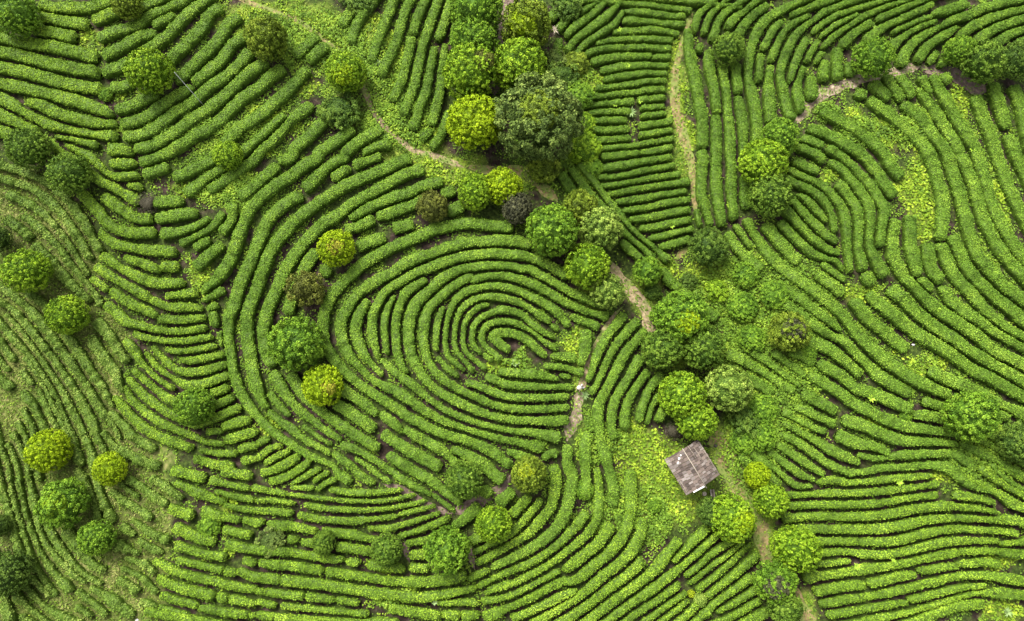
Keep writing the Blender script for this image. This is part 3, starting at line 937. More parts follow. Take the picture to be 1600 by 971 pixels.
def hedge_arrays(r, rng, leaves_per_m2=155, leaf=0.130):
    """one hedge: a lumpy rounded body clothed in small leaf faces, ends closed and uneven"""
    mat, wmax, h0, gap = BLOCK[r['b']]
    x, y = r['x'], r['y']; tx, ty = r['t']
    n = len(x)
    s = np.arange(n) * STEP
    g = ground_z(x, y)
    ends = np.minimum(s, s[-1] - s)
    cap = np.sqrt(np.clip(ends / 0.30, 0.0, 1.0) * (2 - np.clip(ends / 0.30, 0, 1)))
    cap = np.clip(cap, 0.40, 1)
    big = noise3(s * 0.55 + 17 * r['seed'], np.full(n, 3.1), np.full(n, r['seed'] * 1.7))
    sag = noise3(s * 1.5 + 5 * r['seed'], np.full(n, 9.1), np.full(n, r['seed'] * 0.7))
    W = (r['wl'] + r['wr']) / 2
    wl = r['wl'] * cap * (0.94 + 0.20 * noise3(s * 1.3, np.full(n, 1.0), np.full(n, r['seed'] * 2.3)))
    wr = r['wr'] * cap * (0.94 + 0.20 * noise3(s * 1.3, np.full(n, 7.0), np.full(n, r['seed'] * 3.1)))
    H = h0 * (0.55 + 0.45 * np.clip(W / (0.8 * wmax), 0, 1)) * (0.82 + 0.28 * big) * (0.86 + 0.22 * sag) * np.clip(cap, 0.55, 1)
    if r['b'] == 'F':        # separate young bushes, some missing or stunted
        bush = noise3(s * 2.4 + 3 * r['seed'], np.full(n, 2.2), np.full(n, r['seed']))
        f = np.clip(0.70 + 0.70 * bush, 0.78, 1.15)
        H = H * f; wl = wl * np.clip(f * (0.75 + 0.5 * noise3(s * 1.9, np.full(n, 4.4), np.full(n, r['seed']))), 0.35, 1.25)
        wr = wr * np.clip(f * (0.75 + 0.5 * noise3(s * 1.9, np.full(n, 8.4), np.full(n, r['seed']))), 0.35, 1.25)
    K = 9
    cx = np.array([-0.90, -0.97, -0.96, -0.62, 0.0, 0.62, 0.96, 0.97, 0.90])    # steep flanks, flat plucked top
    cz = np.array([0.0, 0.55, 0.90, 1.0, 1.03, 1.0, 0.90, 0.55, 0.0])
    off = np.where(cx[None] < 0, cx[None] * wr[:, None], cx[None] * wl[:, None])
    zz = cz[None] * H[:, None]
    X = x[:, None] - ty[:, None] * off; Y = y[:, None] + tx[:, None] * off
    jit = (noise3(X * 2.6, Y * 2.6, zz * 2.6 + r['seed']) - 0.5) * 0.24 + (rng.random(X.shape) - 0.5) * 0.07
    jit[:, 0] *= 0.3; jit[:, -1] *= 0.3
    off2 = off * (1 + jit * 0.5)
    zz2 = zz + jit * 0.5 * cz[None] * 0.8
    X = x[:, None] - ty[:, None] * off2; Y = y[:, None] + tx[:, None] * off2
    Z = g[:, None] + zz2 - 0.03
    V = np.stack([X, Y, Z], -1).reshape(-1, 3)
    i = np.arange(n - 1)[:, None] * K + np.arange(K - 1)[None]
    Q = np.stack([i, i + 1, i + K + 1, i + K], -1).reshape(-1, 4)
    for e, flip in ((0, 1), ((n - 1) * K, -1)):           # closed ends
        Q = np.vstack([Q] + [np.array(q)[::flip] + e for q in ((0, 1, 7, 8), (1, 2, 6, 7), (2, 3, 5, 6))])
    tb = np.clip(0.15 + 0.50 * (rng.random(len(V))), 0, 1)
    # leaves
    m = max(24, int(r['area'] * leaves_per_m2 * 1.25))
    a = rng.random(m) * (n - 1.001); ai = a.astype(int); af = a - ai
    # heavier on the crown than on the flanks
    bi = rng.choice(K - 1, m, p=np.array([.17, .23, .23, .37, .37, .23, .23, .17]) / 2.0); bf = rng.random(m)
    G = V.reshape(n, K, 3)
    def gp(ai, bi): return G[ai, bi]
    c = (gp(ai, bi) * ((1 - af) * (1 - bf))[:, None] + gp(ai + 1, bi) * (af * (1 - bf))[:, None]
         + gp(ai, bi + 1) * ((1 - af) * bf)[:, None] + gp(ai + 1, bi + 1) * (af * bf)[:, None])
    e1 = gp(ai + 1, bi) - gp(ai, bi); e2 = gp(ai, bi + 1) - gp(ai, bi)
    nn = np.cross(e1, e2); nn /= (np.linalg.norm(nn, axis=1, keepdims=True) + 1e-9)
    nn = np.where(nn[:, 2:3] < 0, -nn, nn)
    c = c + nn * (0.01 + rng.random((m, 1)) * 0.08)
    q = nn + rng.normal(0, 0.85, (m, 3)); q /= np.linalg.norm(q, axis=1, keepdims=True)
    t1 = np.cross(q, rng.normal(0, 1, (m, 3))); t1 /= (np.linalg.norm(t1, axis=1, keepdims=True) + 1e-9)
    t2 = np.cross(q, t1)
    sz = leaf * (0.6 + 0.8 * rng.random((m, 1)))
    LV = np.stack([c - t1 * sz * 0.62, c - t2 * sz * 0.36 + q * sz * 0.06, c + t1 * sz * 0.62, c + t2 * sz * 0.36 + q * sz * 0.06], 1).reshape(-1, 3)
    LQ = np.arange(m * 4).reshape(-1, 4) + len(V)
    hz = (c[:, 2] - (g[ai])) / np.maximum(H[ai], 0.1)
    lt = 0.29 + 0.30 * rng.random(m) + r['tone'] + 0.14 * (rng.random(m) < 0.34 * np.clip(hz, 0, 1))
    lt = lt + 0.10 * (noise3(c[:, 0] * 1.1, c[:, 1] * 1.1, c[:, 2]) - 0.5)
    return np.vstack([V, LV]), np.vstack([Q, LQ]), np.r_[tb, np.repeat(lt, 4)], np.r_[np.ones(len(Q), int), np.zeros(len(LQ), int)]

ORD = ("first second third fourth fifth sixth seventh eighth ninth tenth eleventh twelfth thirteenth fourteenth fifteenth sixteenth "
       "seventeenth eighteenth nineteenth").split()
TENS = {20: "twent", 30: "thirt", 40: "fort", 50: "fift", 60: "sixt", 70: "sevent"}
def ordinal(n):
    if n < 20: return ORD[n - 1]
    t, u = n // 10 * 10, n % 10
    return TENS[t] + ("ieth" if u == 0 else "y-" + ORD[u - 1])

SPX, SPY = 795.0, 530.0
def sdist(c): return math.hypot(c[0] - SPX, c[1] - SPY)
ORDER = {  # block: (sorting, wording)
    'A': (lambda r: r['c'][1], "{} down on the slope west of the white pole's gully"),
    'B': (lambda r: r['c'][0] + r['c'][1], "{} down the slanting slope around the white pole"),
    'C': (lambda r: r['c'][1], "{} down the curved terrace below the bare grey bush"),
    'D': (lambda r: np.mean(np.hypot(r['uv'][:, 0] - SPX, r['uv'][:, 1] - SPY)), "{} out among the long arcs wrapping the spiral"),
    'S': (lambda r: np.mean(np.hypot(r['uv'][:, 0] - SPX, r['uv'][:, 1] - SPY)), "{} outward from the heart of the fingerprint spiral"),
    'O': (lambda r: r['c'][0], "{} from the two people in the fan below the sandy fork"),
    'R': (lambda r: r['c'][0] * 0.62 + r['c'][1] * 0.78, "{} down in the wide arcs southwest of the wooden hut"),
    'H': (lambda r: r['c'][1], "{} down on the bottom terraces under the spiral"),
    'P': (lambda r: r['c'][0] + r['c'][1], "{} along the small wedge pinched under the long arcs"),
    'G': (lambda r: r['c'][1], "{} down the ribbed terrace around the swirled ball tree"),
    'F': (lambda r: r['c'][0] - 0.4 * r['c'][1], "{} in from the left edge on dry grass"),
    'I': (lambda r: r['c'][0], "{} across toward the tall tree column from the sandy path"),
    'Y': (lambda r: r['c'][0] + 0.5 * r['c'][1], "{} along the diagonal rows beside the big olive tree"),
    'J': (lambda r: r['c'][1], "{} down the ladder-like block beside the yellow path"),
    'K': (lambda r: -math.hypot(r['c'][0] - 1330, r['c'][1] - 150), "{} inward toward the stony track at upper right"),
    'M': (lambda r: -0.6 * r['c'][0] + 0.8 * r['c'][1], "{} down the wide slope right of the hut"),
    'N': (lambda r: r['c'][1], "{} down the level rows below the wide right slope"),
    'L': (lambda r: r['c'][0], "{} across the small whorl beside the three stacked trees"),
}
for i, r in enumerate(rows):
    r['seed'] = i * 0.37 + 1.0
    r['tone'] = random.Random(i).gauss(0, 0.045)
for b in BLOCK:
    mine = sorted([r for r in rows if r['b'] == b], key=ORDER[b][0])
    for k, r in enumerate(mine): r['rank'] = k + 1

def adjective(r):
    u, v = r['uv'][:, 0], r['uv'][:, 1]
    L = float(np.sum(np.hypot(np.diff(u), np.diff(v))))
    chord = math.hypot(u[-1] - u[0], v[-1] - v[0])
    a = "stubby" if r['L'] < 4 else "short" if r['L'] < 9 else "long" if r['L'] > 20 else "mid-length"
    bdy = "hooked" if chord < 0.80 * L else "bowed" if chord < 0.975 * L else "straight"
    return a + " " + bdy

GROUPS = {'F': "thin young tea rows on the dry grass slope"}
tea = [r for r in rows if r['b'] != 'F']
tea.sort(key=lambda r: -r['shown'])
single = set(id(r) for r in tea[:300])
rest = {}
for r in rows:
    rng = np.random.default_rng(int(r['seed'] * 1000))
    if r['b'] == 'F':
        V, Q, T, B = hedge_arrays(r, rng, 120, 0.155)
    else:
        V, Q, T, B = hedge_arrays(r, rng)
    mat = TEA[BLOCK[r['b']][0]]
    if r['b'] != 'F' and id(r) not in single:
        rest.setdefault(BLOCK[r['b']][0], []).append((V, Q, T, B))
        continue
    c0 = np.array([r['x'][len(r['x']) // 2], r['y'][len(r['y']) // 2], 0.0])
    c0[2] = ground_z(c0[0], c0[1])
    nm = "young_tea_row" if r['b'] == 'F' else "tea_hedge"
    o = obj(nm, mesh_np(nm, V - c0, Q, T, mats=(mat, M_TWIGS), midx=B), loc=tuple(c0))
    noun = "young tea row, " if r['b'] == 'F' else "tea hedge, "
    tag(o, adjective(r) + " " + noun + ORDER[r['b']][1].format(ordinal(r['rank'])),
        "tea row" if r['b'] == 'F' else "tea hedge", GROUPS.get(r['b'], "clipped tea hedges of the plantation"))
VV, QQ, TT, MI = [], [], [], []
off = 0
mats = list(rest)
for k in mats:
    for V, Q, T, B in rest[k]:
        VV.append(V); QQ.append(Q + off); TT.append(T); MI.append(np.where(B == 1, len(mats), mats.index(k))); off += len(V)
o = obj("tea_hedge_stubs", mesh_np("tea_hedge_stubs", np.vstack(VV), np.vstack(QQ), np.concatenate(TT), mats=[TEA[k] for k in mats] + [M_TWIGS], midx=np.concatenate(MI)))
tag(o, "short leftover bits of tea hedge filling gaps all over the plantation", "tea hedges", kind='stuff')

# ------------------------------------------------------------------ masks: where weeds, dry grass and paths lie
BRIGHT = [(700, 268, 40, 14), (672, 262, 20, 10), (1437, 310, 26, 66), (1412, 285, 24, 24), (1440, 572, 50, 17), (1016, 735, 44, 58), (990, 692, 46, 30),
          (1060, 790, 22, 20), (1300, 272, 18, 17), (890, 530, 16, 20), (1332, 450, 34, 15), (1562, 312, 16, 45), (140, 60, 18, 14),
          (190, 142, 22, 16), (410, 22, 70, 14), (485, 38, 50, 18), (520, 78, 36, 26), (1052, 105, 9, 50), (1068, 200, 12, 70),
          (1290, 800, 4, 4), (1478, 742, 26, 14), (1565, 955, 36, 18), (1565, 880, 26, 14), (917, 212, 16, 42), (928, 130, 16, 24), (775, 574, 20, 7),
          (1365, 665, 22, 10), (360, 790, 20, 10), (365, 870, 14, 10), (600, 885, 22, 10), (320, 420, 18, 46), (300, 300, 24, 14), (350, 285, 26, 14),
          (430, 195, 34, 18), (470, 130, 20, 18), (395, 232, 30, 12), (610, 100, 20, 50), (580, 60, 18, 40), (640, 205, 40, 16), (420, 665, 20, 12),
          (1340, 185, 14, 10), (1385, 205, 22, 26), (1500, 175, 16, 30), (1460, 340, 14, 30), (1250, 545, 14, 14), (1040, 420, 22, 18), (1100, 440, 40, 22)]
MIDW = [(814, 554, 16, 8), (798, 567, 28, 6), (1200, 470, 95, 75), (1200, 640, 60, 70), (1150, 545, 60, 30), (1250, 590, 34, 30), (920, 685, 20, 42), (1150, 430, 60, 30), (960, 690, 30, 20),
        (1000, 800, 50, 40), (1170, 700, 40, 60), (300, 200, 120, 12), (620, 190, 60, 45), (560, 100, 60, 50), (905, 255, 30, 30), (880, 120, 40, 40),
        (1100, 470, 50, 40), (370, 300, 60, 30), (905, 310, 20, 20), (940, 800, 20, 30), (1560, 700, 50, 30), (1420, 200, 40, 30), (1530, 730, 60, 30),
        (1350, 210, 50, 18), (1290, 175, 20, 14), (840, 285, 20, 16), (760, 285, 30, 12), (470, 60, 90, 40), (830, 690, 20, 14), (620, 930, 40, 12)]
SOME = [(1430, 470, 170, 120), (1490, 600, 110, 45), (320, 200, 110, 60), (470, 130, 60, 50), (420, 330, 60, 60), (640, 100, 50, 100), (760, 900, 60, 14), (900, 800, 40, 60), (1500, 260, 70, 100)]
GRASSY = [(1150, 735, 24, 60), (1165, 790, 20, 30), (1125, 690, 20, 24), (640, 225, 60, 36), (720, 255, 40, 12), (930, 455, 20, 30), (1195, 830, 14, 40),
          (1260, 950, 20, 30), (1000, 460, 26, 30), (815, 275, 34, 20), (1050, 760, 60, 60), (1070, 560, 10, 10), (440, 25, 90, 20), (540, 60, 50, 40), (905, 560, 12, 60), (1060, 180, 18, 120)]
DRY = [(60, 330, 60, 26), (16, 610, 40, 60), (24, 540, 28, 34), (100, 935, 26, 16), (255, 800, 22, 26), (256, 715, 18, 15), (175, 600, 14, 34), (190, 760, 36, 20),
       (130, 890, 40, 14), (180, 920, 40, 18), (175, 885, 22, 22), (30, 290, 40, 16), (110, 350, 34, 20), (160, 500, 22, 20), (100, 400, 22, 22), (215, 955, 26, 14), (60, 460, 20, 20)]
FPOLY = [(-60, 258), (60, 262), (150, 372), (160, 480), (205, 525), (188, 590), (225, 690), (268, 755), (270, 870), (236, 1030), (-60, 1030)]

def blob(px, py, spots):
    m = np.zeros(px.shape)
    for (a, b, rx, ry) in spots:
        d = ((px - a) / rx) ** 2 + ((py - b) / ry) ** 2
        m = np.maximum(m, np.clip(1.45 - d, 0, 1))
    return m

def inpoly(px, py, poly):
    r = np.zeros(px.shape, bool)
    n = len(poly)
    for i in range(n):
        x1, y1 = poly[i]; x2, y2 = poly[(i + 1) % n]
        c = ((y1 > py) != (y2 > py)) & (px < (x2 - x1) * (py - y1) / (y2 - y1 + 1e-9) + x1)
        r ^= c
    return r

# ------------------------------------------------------------------ ground sheet
gx = np.concatenate([-np.geomspace(900, 76, 16)[:-1], np.arange(-76, 76.01, 0.4), np.geomspace(76.4, 900, 16)])
gy = np.concatenate([-np.geomspace(900, 42, 16)[:-1], np.arange(-42, 66.01, 0.4), np.geomspace(66.4, 900, 16)])
GX, GY = np.meshgrid(gx, gy)
GZ = ground_z(GX, GY)
GZ = GZ + (noise3(GX * 0.9, GY * 0.9, GX * 0) - 0.5) * 0.10
u, v = to_px(GX, GY, GZ)
wob = (noise3(GX * 0.5, GY * 0.5, GX * 0 + 5) - 0.5) * 26
gr = np.maximum(np.maximum(blob(u + wob, v - wob, GRASSY), 0.75 * blob(u + wob, v + wob, BRIGHT)), 0.5 * blob(u + wob, v + wob, MIDW))
infp = inpoly(u + wob * 0.6, v, FPOLY)
dr = np.where(infp, 0.22, 0.0)
dr = np.maximum(dr, blob(u + wob, v + wob, DRY))
outside = (np.abs(GX) > 70) | (GY < -34) | (GY > 62)
gr = np.where(outside, np.maximum(gr, 0.8), gr)
gr = np.where(infp, 0.25, gr)
ny, nx = GX.shape
i = np.arange(ny - 1)[:, None] * nx + np.arange(nx - 1)[None]
GQ = np.stack([i, i + 1, i + nx + 1, i + nx], -1).reshape(-1, 4)
o = obj("ground", mesh_np("ground", np.stack([GX, GY, GZ], -1).reshape(-1, 3), GQ,
        attrs={"grass": gr.ravel(), "dry": dr.ravel()}, mats=(ground_mat(),), smooth=True))
tag(o, "reddish soil hillside with moss and weeds between the tea hedges", kind='structure')

# ------------------------------------------------------------------ paths
SAND = path_mat("sandy_earth", (0.090, 0.070, 0.034), (0.185, 0.140, 0.072), (0.30, 0.235, 0.135), 0.38)
STONE = path_mat("stony_earth", (0.066, 0.047, 0.028), (0.150, 0.110, 0.070), (0.32, 0.255, 0.185), 0.25)
OCHRE = path_mat("grassy_ochre_earth", (0.062, 0.052, 0.016), (0.140, 0.108, 0.036), (0.24, 0.18, 0.080), 0.62)
EARTH = path_mat("red_brown_earth", (0.055, 0.035, 0.028), (0.10, 0.068, 0.052), (0.18, 0.13, 0.10), 0.05)
path_pts = []
def path(name, pts, width, mat, label, lift=0.02):
    pts = np.array(pts, float)
    x, y = hit(pts[:, 0], pts[:, 1], 0)
    x, y, L = smooth_line(x, y)
    n = len(x)
    tx = np.gradient(x); ty = np.gradient(y); l = np.hypot(tx, ty); tx /= l; ty /= l
    s = np.arange(n) * STEP
    wd = np.interp(np.linspace(0, 1, n), np.linspace(0, 1, len(width)), width) / 2 * 0.82
    ends = np.clip(np.minimum(s, s[-1] - s) / 1.0, 0.05, 1)
    sd = len(path_pts) * 3.3
    wl = wd * ends * (0.6 + 0.8 * noise3(s * 0.9, s * 0 + sd, s * 0)) + (RNG.random(n) - 0.5) * 0.10
    wr = wd * ends * (0.6 + 0.8 * noise3(s * 0.9, s * 0 + sd + 9, s * 0)) + (RNG.random(n) - 0.5) * 0.10
    cols = np.linspace(-1, 1, 7)
    off = np.where(cols[None] < 0, cols[None] * np.abs(wr[:, None]), cols[None] * np.abs(wl[:, None]))
    X = x[:, None] - ty[:, None] * off; Y = y[:, None] + tx[:, None] * off
    Z = ground_z(X, Y) + (noise3(X * 0.9, Y * 0.9, X * 0) - 0.5) * 0.10 + lift + 0.02 * (1 - cols[None] ** 2)
    i = np.arange(n - 1)[:, None] * 7 + np.arange(6)[None]
    Q = np.stack([i, i + 7, i + 8, i + 1], -1).reshape(-1, 4)
    o = obj(name, mesh_np(name, np.stack([X, Y, Z], -1).reshape(-1, 3), Q, mats=(mat,), smooth=True))
    tag(o, label, kind='structure')
    path_pts.append((x, y, wd))
path("sandy_path", [(568, 128), (576, 160), (590, 185), (612, 208), (642, 232), (690, 248), (725, 262)], (1.0, 0.8, 0.75, 0.9, 0.8), SAND, "pale sandy path curving down from the yellow-topped tree", 0.024)
path("sandy_path", [(725, 260), (770, 268), (812, 268), (845, 290), (872, 316)], (0.9, 1.6, 2.2, 1.6), OCHRE, "ochre stretch of path under the big olive tree", 0.030)
path("faint_path", [(365, -8), (400, 8), (440, 22), (472, 36), (505, 62), (540, 84)], (0.9, 0.8, 0.6), OCHRE, "faint ochre path across the weeds at the top", 0.024)
path("sandy_path", [(955, 408), (968, 432), (985, 455), (1003, 475), (1014, 500), (1016, 525)], (1.2, 1.6, 2.0, 1.7), SAND, "sandy path running past the pale tree toward the cluster", 0.024)
path("side_path", [(972, 480), (955, 500), (938, 525), (922, 556), (914, 585), (906, 612)], (0.5, 0.7, 0.7, 1.2), SAND, "narrow side path from the sandy path to the people", 0.034)
path("side_path", [(906, 606), (901, 640), (895, 662), (886, 690)], (1.3, 1.2, 1.9, 1.4), STONE, "pinkish bare strip at the ends of the spiral rows", 0.042)
path("grass_track", [(1112, 672), (1130, 700), (1142, 735), (1155, 770), (1180, 805), (1194, 845), (1205, 880), (1240, 925), (1272, 985)], (2.9, 3.2, 2.7, 2.0, 1.7, 1.7), OCHRE, "worn grassy track running past the hut and down between trees", 0.024)
path("stony_track", [(1240, 196), (1256, 176), (1276, 152), (1320, 132), (1360, 122), (1400, 110), (1440, 104)], (1.2, 1.8, 1.7, 1.6, 1.8), STONE, "pale stony track below the swirling rows", 0.024)
path("stony_track", [(1435, 106), (1480, 112), (1520, 135), (1545, 142)], (1.8, 2.2, 2.6), EARTH, "brown earth stretch of the track under the trees", 0.032)
path("yellow_path", [(1082, 20), (1068, 60), (1056, 110), (1056, 165), (1068, 215), (1080, 255), (1084, 300), (1086, 335)], (0.8, 0.9, 1.2, 1.6, 0.9, 0.7), OCHRE, "yellowish grassy path beside the ladder-like tea block", 0.024)
path("earth_lane", [(795, -10), (786, 50), (776, 100), (772, 150)], (1.6, 1.6, 1.4), EARTH, "dark earth lane between the two columns of trees", 0.024)
path("earth_lane", [(598, 756), (640, 772), (676, 795), (704, 803)], (0.9, 1.0, 0.9), EARTH, "red-brown earth lane under the wedge of tea", 0.024)
path("earth_lane", [(704, 803), (735, 788), (765, 774), (785, 760), (798, 742)], (1.0, 1.5, 1.6, 1.0), EARTH, "bare brown patch beside the dark ball tree", 0.034)
path("earth_lane", [(735, 850), (738, 875), (742, 890)], (0.9, 0.8), EARTH, "small bare gap of earth beside the lime ball tree", 0.024)
path("earth_lane", [(1055, 408), (1075, 385)], (1.0, 1.2), OCHRE, "ochre bare corner beside the dark round tree", 0.024)
path("earth_lane", [(640, 880), (634, 855), (632, 840)], (0.8, 0.7), EARTH, "narrow earth gap between the short bottom rows", 0.024)

# ------------------------------------------------------------------ ground cover
occ_res = 0.2
ox0, oy0, onx, ony = -90.0, -60.0, 900, 700
occ = np.zeros((ony, onx), bool)
for r in rows:
    tx, ty = r['t']
    for f in np.linspace(-0.8, 0.8, 7):
        off = np.where(f < 0, f * r['wr'], f * r['wl'])
        ix = ((r['x'] - ty * off - ox0) / occ_res).astype(int); iy = ((r['y'] + tx * off - oy0) / occ_res).astype(int)
        k = (ix >= 0) & (ix < onx) & (iy >= 0) & (iy < ony)
        occ[iy[k], ix[k]] = True
pocc = np.zeros((ony, onx), bool)
for x, y, wd in path_pts:
    for f in np.linspace(-0.55, 0.55, 9):
        tx = np.gradient(x); ty = np.gradient(y); l = np.hypot(tx, ty)
        ix = ((x - ty / l * f * 2 * wd - ox0) / occ_res).astype(int); iy = ((y + tx / l * f * 2 * wd - oy0) / occ_res).astype(int)
        k = (ix >= 0) & (ix < onx) & (iy >= 0) & (iy < ony)
        pocc[iy[k], ix[k]] = True

def scatter(total):
    x = RNG.random(total) * 152 - 76; y = RNG.random(total) * 108 - 42
    z = ground_z(x, y)
    u, v = to_px(x, y, z)
    k = (u > -60) & (u < 1660) & (v > -60) & (v < 1030)
    x, y, z, u, v = x[k], y[k], z[k], u[k], v[k]
    ix = ((x - ox0) / occ_res).astype(int); iy = ((y - oy0) / occ_res).astype(int)
    tight = occ.copy()
    for a, b in ((0, 1), (0, -1), (1, 0), (-1, 0)):
        tight |= np.roll(occ, (a, b), (0, 1))
    return x, y, z, u, v, ~occ[iy, ix], pocc[iy, ix], tight[iy, ix]

def leaf_cloud(name, x, y, z, hmax, size, mat, label, cat, up=0.5, slim=0.42, tmean=0.45):
    m = len(x)
    c = np.stack([x, y, z + 0.03 + hmax * RNG.random(m) ** 0.8], 1)
    q = np.stack([RNG.normal(0, up, m), RNG.normal(0, up, m), np.ones(m)], 1); q /= np.linalg.norm(q, axis=1, keepdims=True)
    t1 = np.cross(q, RNG.normal(0, 1, (m, 3))); t1 /= np.linalg.norm(t1, axis=1, keepdims=True) + 1e-9
    t2 = np.cross(q, t1)
    sz = (size * (0.5 + RNG.random(m)))[:, None]
    V = np.stack([c - t1 * sz * 0.6, c - t2 * sz * slim, c + t1 * sz * 0.6, c + t2 * sz * slim], 1).reshape(-1, 3)
    t = np.repeat(np.clip(tmean + RNG.normal(0, 0.16, m), 0, 1), 4)
    o = obj(name, mesh_np(name, V, np.arange(m * 4).reshape(-1, 4), t, mats=(mat,)))
    return tag(o, label, cat, kind='stuff')

x, y, z, u, v, free, onpath, tight = scatter(2600000)
free = free & (~onpath | (RNG.random(len(x)) < 0.10))
nz = noise3(x * 0.35, y * 0.35, x * 0 + 2)
nz2 = noise3(x * 1.1, y * 1.1, x * 0 + 8)
wob = (noise3(x * 0.5, y * 0.5, x * 0 + 5) - 0.5) * 26
brt = blob(u + wob, v + wob, BRIGHT); mdw = blob(u + wob, v + wob, MIDW); sme = blob(u + wob, v + wob, SOME); grs = blob(u + wob, v - wob, GRASSY); dry = blob(u + wob, v + wob, DRY)
fp = inpoly(u, v, FPOLY)
pick = RNG.random(len(x))
d = np.where(onpath, 0.5, 0) + np.where(fp, 0.05, 0.19 * np.where(tight, 0.15, 1) * np.clip((nz - 0.32) * 4, 0.06, 1) * np.clip((nz2 - 0.22) * 3, 0, 1) + 0.22 * np.where(tight, 0.4, 1) * sme * np.clip((nz2 - 0.2) * 2.2, 0, 1) + 0.60 * mdw * (0.4 + nz2) + 0.10 * grs)
k = free & (pick < 1.2 * d * (1 - 0.6 * brt))
hm = 0.20 + 0.50 * mdw[k]
leaf_cloud("undergrowth", x[k], y[k], z[k], hm, 0.18 + 0.04 * mdw[k], M_WEED, "mixed green weeds growing between and beside the tea hedges", "weeds")
pick = RNG.random(len(x))
k = (free | (pick < 0.012)) & (pick < brt * 0.28 * (0.35 + nz2) * np.where(fp, 0.3, 1))
leaf_cloud("bright_weeds", x[k], y[k], z[k], 0.30, 0.24, M_BRIGHT, "yellow-green leafy weeds in bright patches among the rows", "weeds", tmean=0.5)
pick = RNG.random(len(x))
k = free & (pick < np.where(fp, 0.26 * (0.2 + nz2) * np.where(tight, 0.45, 1), 0.0) + 0.22 * dry * fp + 0.10 * grs * (~fp))
leaf_cloud("dry_grass", x[k], y[k], z[k], 0.16, 0.26, M_DRY, "straw and olive grass matted over the left slope", "grass", up=0.9, slim=0.16, tmean=0.42)

# ------------------------------------------------------------------ trees
def crown_mesh(name, seed, clumps, per, spread, leaf, squash=0.86, lump=0.14, gaps=0.0, low=-0.55):
    rng = np.random.default_rng(seed)
    # an uneven body
    bm = bmesh.new()
    bmesh.ops.create_icosphere(bm, subdivisions=3, radius=1.0)
    BV = np.array([v.co[:] for v in bm.verts]); BF = np.array([[v.index for v in f.verts] for f in bm.faces]); bm.free()
    def R(dv):
        return 1 + lump * 2 * (noise3(dv[:, 0] * 1.6 + seed, dv[:, 1] * 1.6 + 4, dv[:, 2] * 1.6 + 9) - 0.5) + 0.10 * (noise3(dv[:, 0] * 4 + seed, dv[:, 1] * 4 + 4, dv[:, 2] * 4 + 9) - 0.5)
    core = BV * (R(BV) * (0.80 if gaps < 0.2 else 0.62))[:, None]
    core[:, 2] *= squash
    cd = rng.normal(0, 1, (clumps * 3, 3)); cd /= np.linalg.norm(cd, axis=1, keepdims=True)
    cd = cd[cd[:, 2] > low][:clumps]
    cp = cd * (R(cd) * (0.93 + 0.10 * rng.random(len(cd)) - gaps * 0.5 * rng.random(len(cd)) ** 2))[:, None]
    tone = rng.normal(0, 0.12, len(cd)) + 0.5 * (noise3(cd[:, 0] * 1.5 + seed, cd[:, 1] * 1.5 + 3, cd[:, 2] * 1.5) - 0.5)
    L = np.repeat(np.arange(len(cd)), per)
    m = len(L)
    dv = cd[L] * 0.55 + rng.normal(0, 0.75, (m, 3)); dv /= np.linalg.norm(dv, axis=1, keepdims=True)
    c = cp[L] + dv * spread * (0.55 + 0.45 * rng.random((m, 1)))
    q = dv + 0.5 * cd[L] + rng.normal(0, 0.75, (m, 3)); q /= np.linalg.norm(q, axis=1, keepdims=True)
    t1 = np.cross(q, rng.normal(0, 1, (m, 3))); t1 /= np.linalg.norm(t1, axis=1, keepdims=True); t2 = np.cross(q, t1)
    sz = leaf * (0.6 + 0.8 * rng.random((m, 1)))
    LV = np.stack([c - t1 * sz * 0.62, c - t2 * sz * 0.40, c + t1 * sz * 0.62, c + t2 * sz * 0.40], 1).reshape(-1, 3)
    LV[:, 2] *= squash
    # a second, inner coat so the body never shows bare
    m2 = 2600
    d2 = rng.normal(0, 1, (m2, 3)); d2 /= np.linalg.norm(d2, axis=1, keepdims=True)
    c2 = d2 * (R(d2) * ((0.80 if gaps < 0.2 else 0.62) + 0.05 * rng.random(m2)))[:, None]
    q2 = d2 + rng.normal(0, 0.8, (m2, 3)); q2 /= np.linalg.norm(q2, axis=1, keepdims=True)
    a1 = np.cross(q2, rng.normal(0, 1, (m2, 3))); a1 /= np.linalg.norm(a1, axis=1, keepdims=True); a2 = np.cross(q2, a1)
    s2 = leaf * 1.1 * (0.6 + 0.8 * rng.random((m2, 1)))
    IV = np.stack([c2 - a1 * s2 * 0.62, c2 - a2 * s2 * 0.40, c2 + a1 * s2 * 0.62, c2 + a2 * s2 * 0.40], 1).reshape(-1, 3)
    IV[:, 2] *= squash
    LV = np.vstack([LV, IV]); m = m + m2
    V = np.vstack([core, LV])
    # triangles as degenerate-free quads are not possible, so both kinds go through one polygon list
    nt_, nq = len(BF), m
    me = bpy.data.meshes.new(name)
    me.vertices.add(len(V)); me.vertices.foreach_set("co", V.astype(np.float32).ravel())
    loops = np.r_[BF.ravel(), np.arange(m * 4) + len(core)].astype(np.int32)
    me.loops.add(len(loops)); me.loops.foreach_set("vertex_index", loops)
    me.polygons.add(nt_ + nq)
    me.polygons.foreach_set("loop_start", np.r_[np.arange(nt_) * 3, nt_ * 3 + np.arange(nq) * 4].astype(np.int32))
    a = me.attributes.new("tint", 'FLOAT', 'POINT')
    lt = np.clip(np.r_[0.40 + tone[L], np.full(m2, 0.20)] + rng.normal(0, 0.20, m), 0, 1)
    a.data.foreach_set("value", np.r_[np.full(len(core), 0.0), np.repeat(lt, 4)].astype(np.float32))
    me.materials.append(LEAF['mid'])
    me.update(calc_edges=True)
    return me

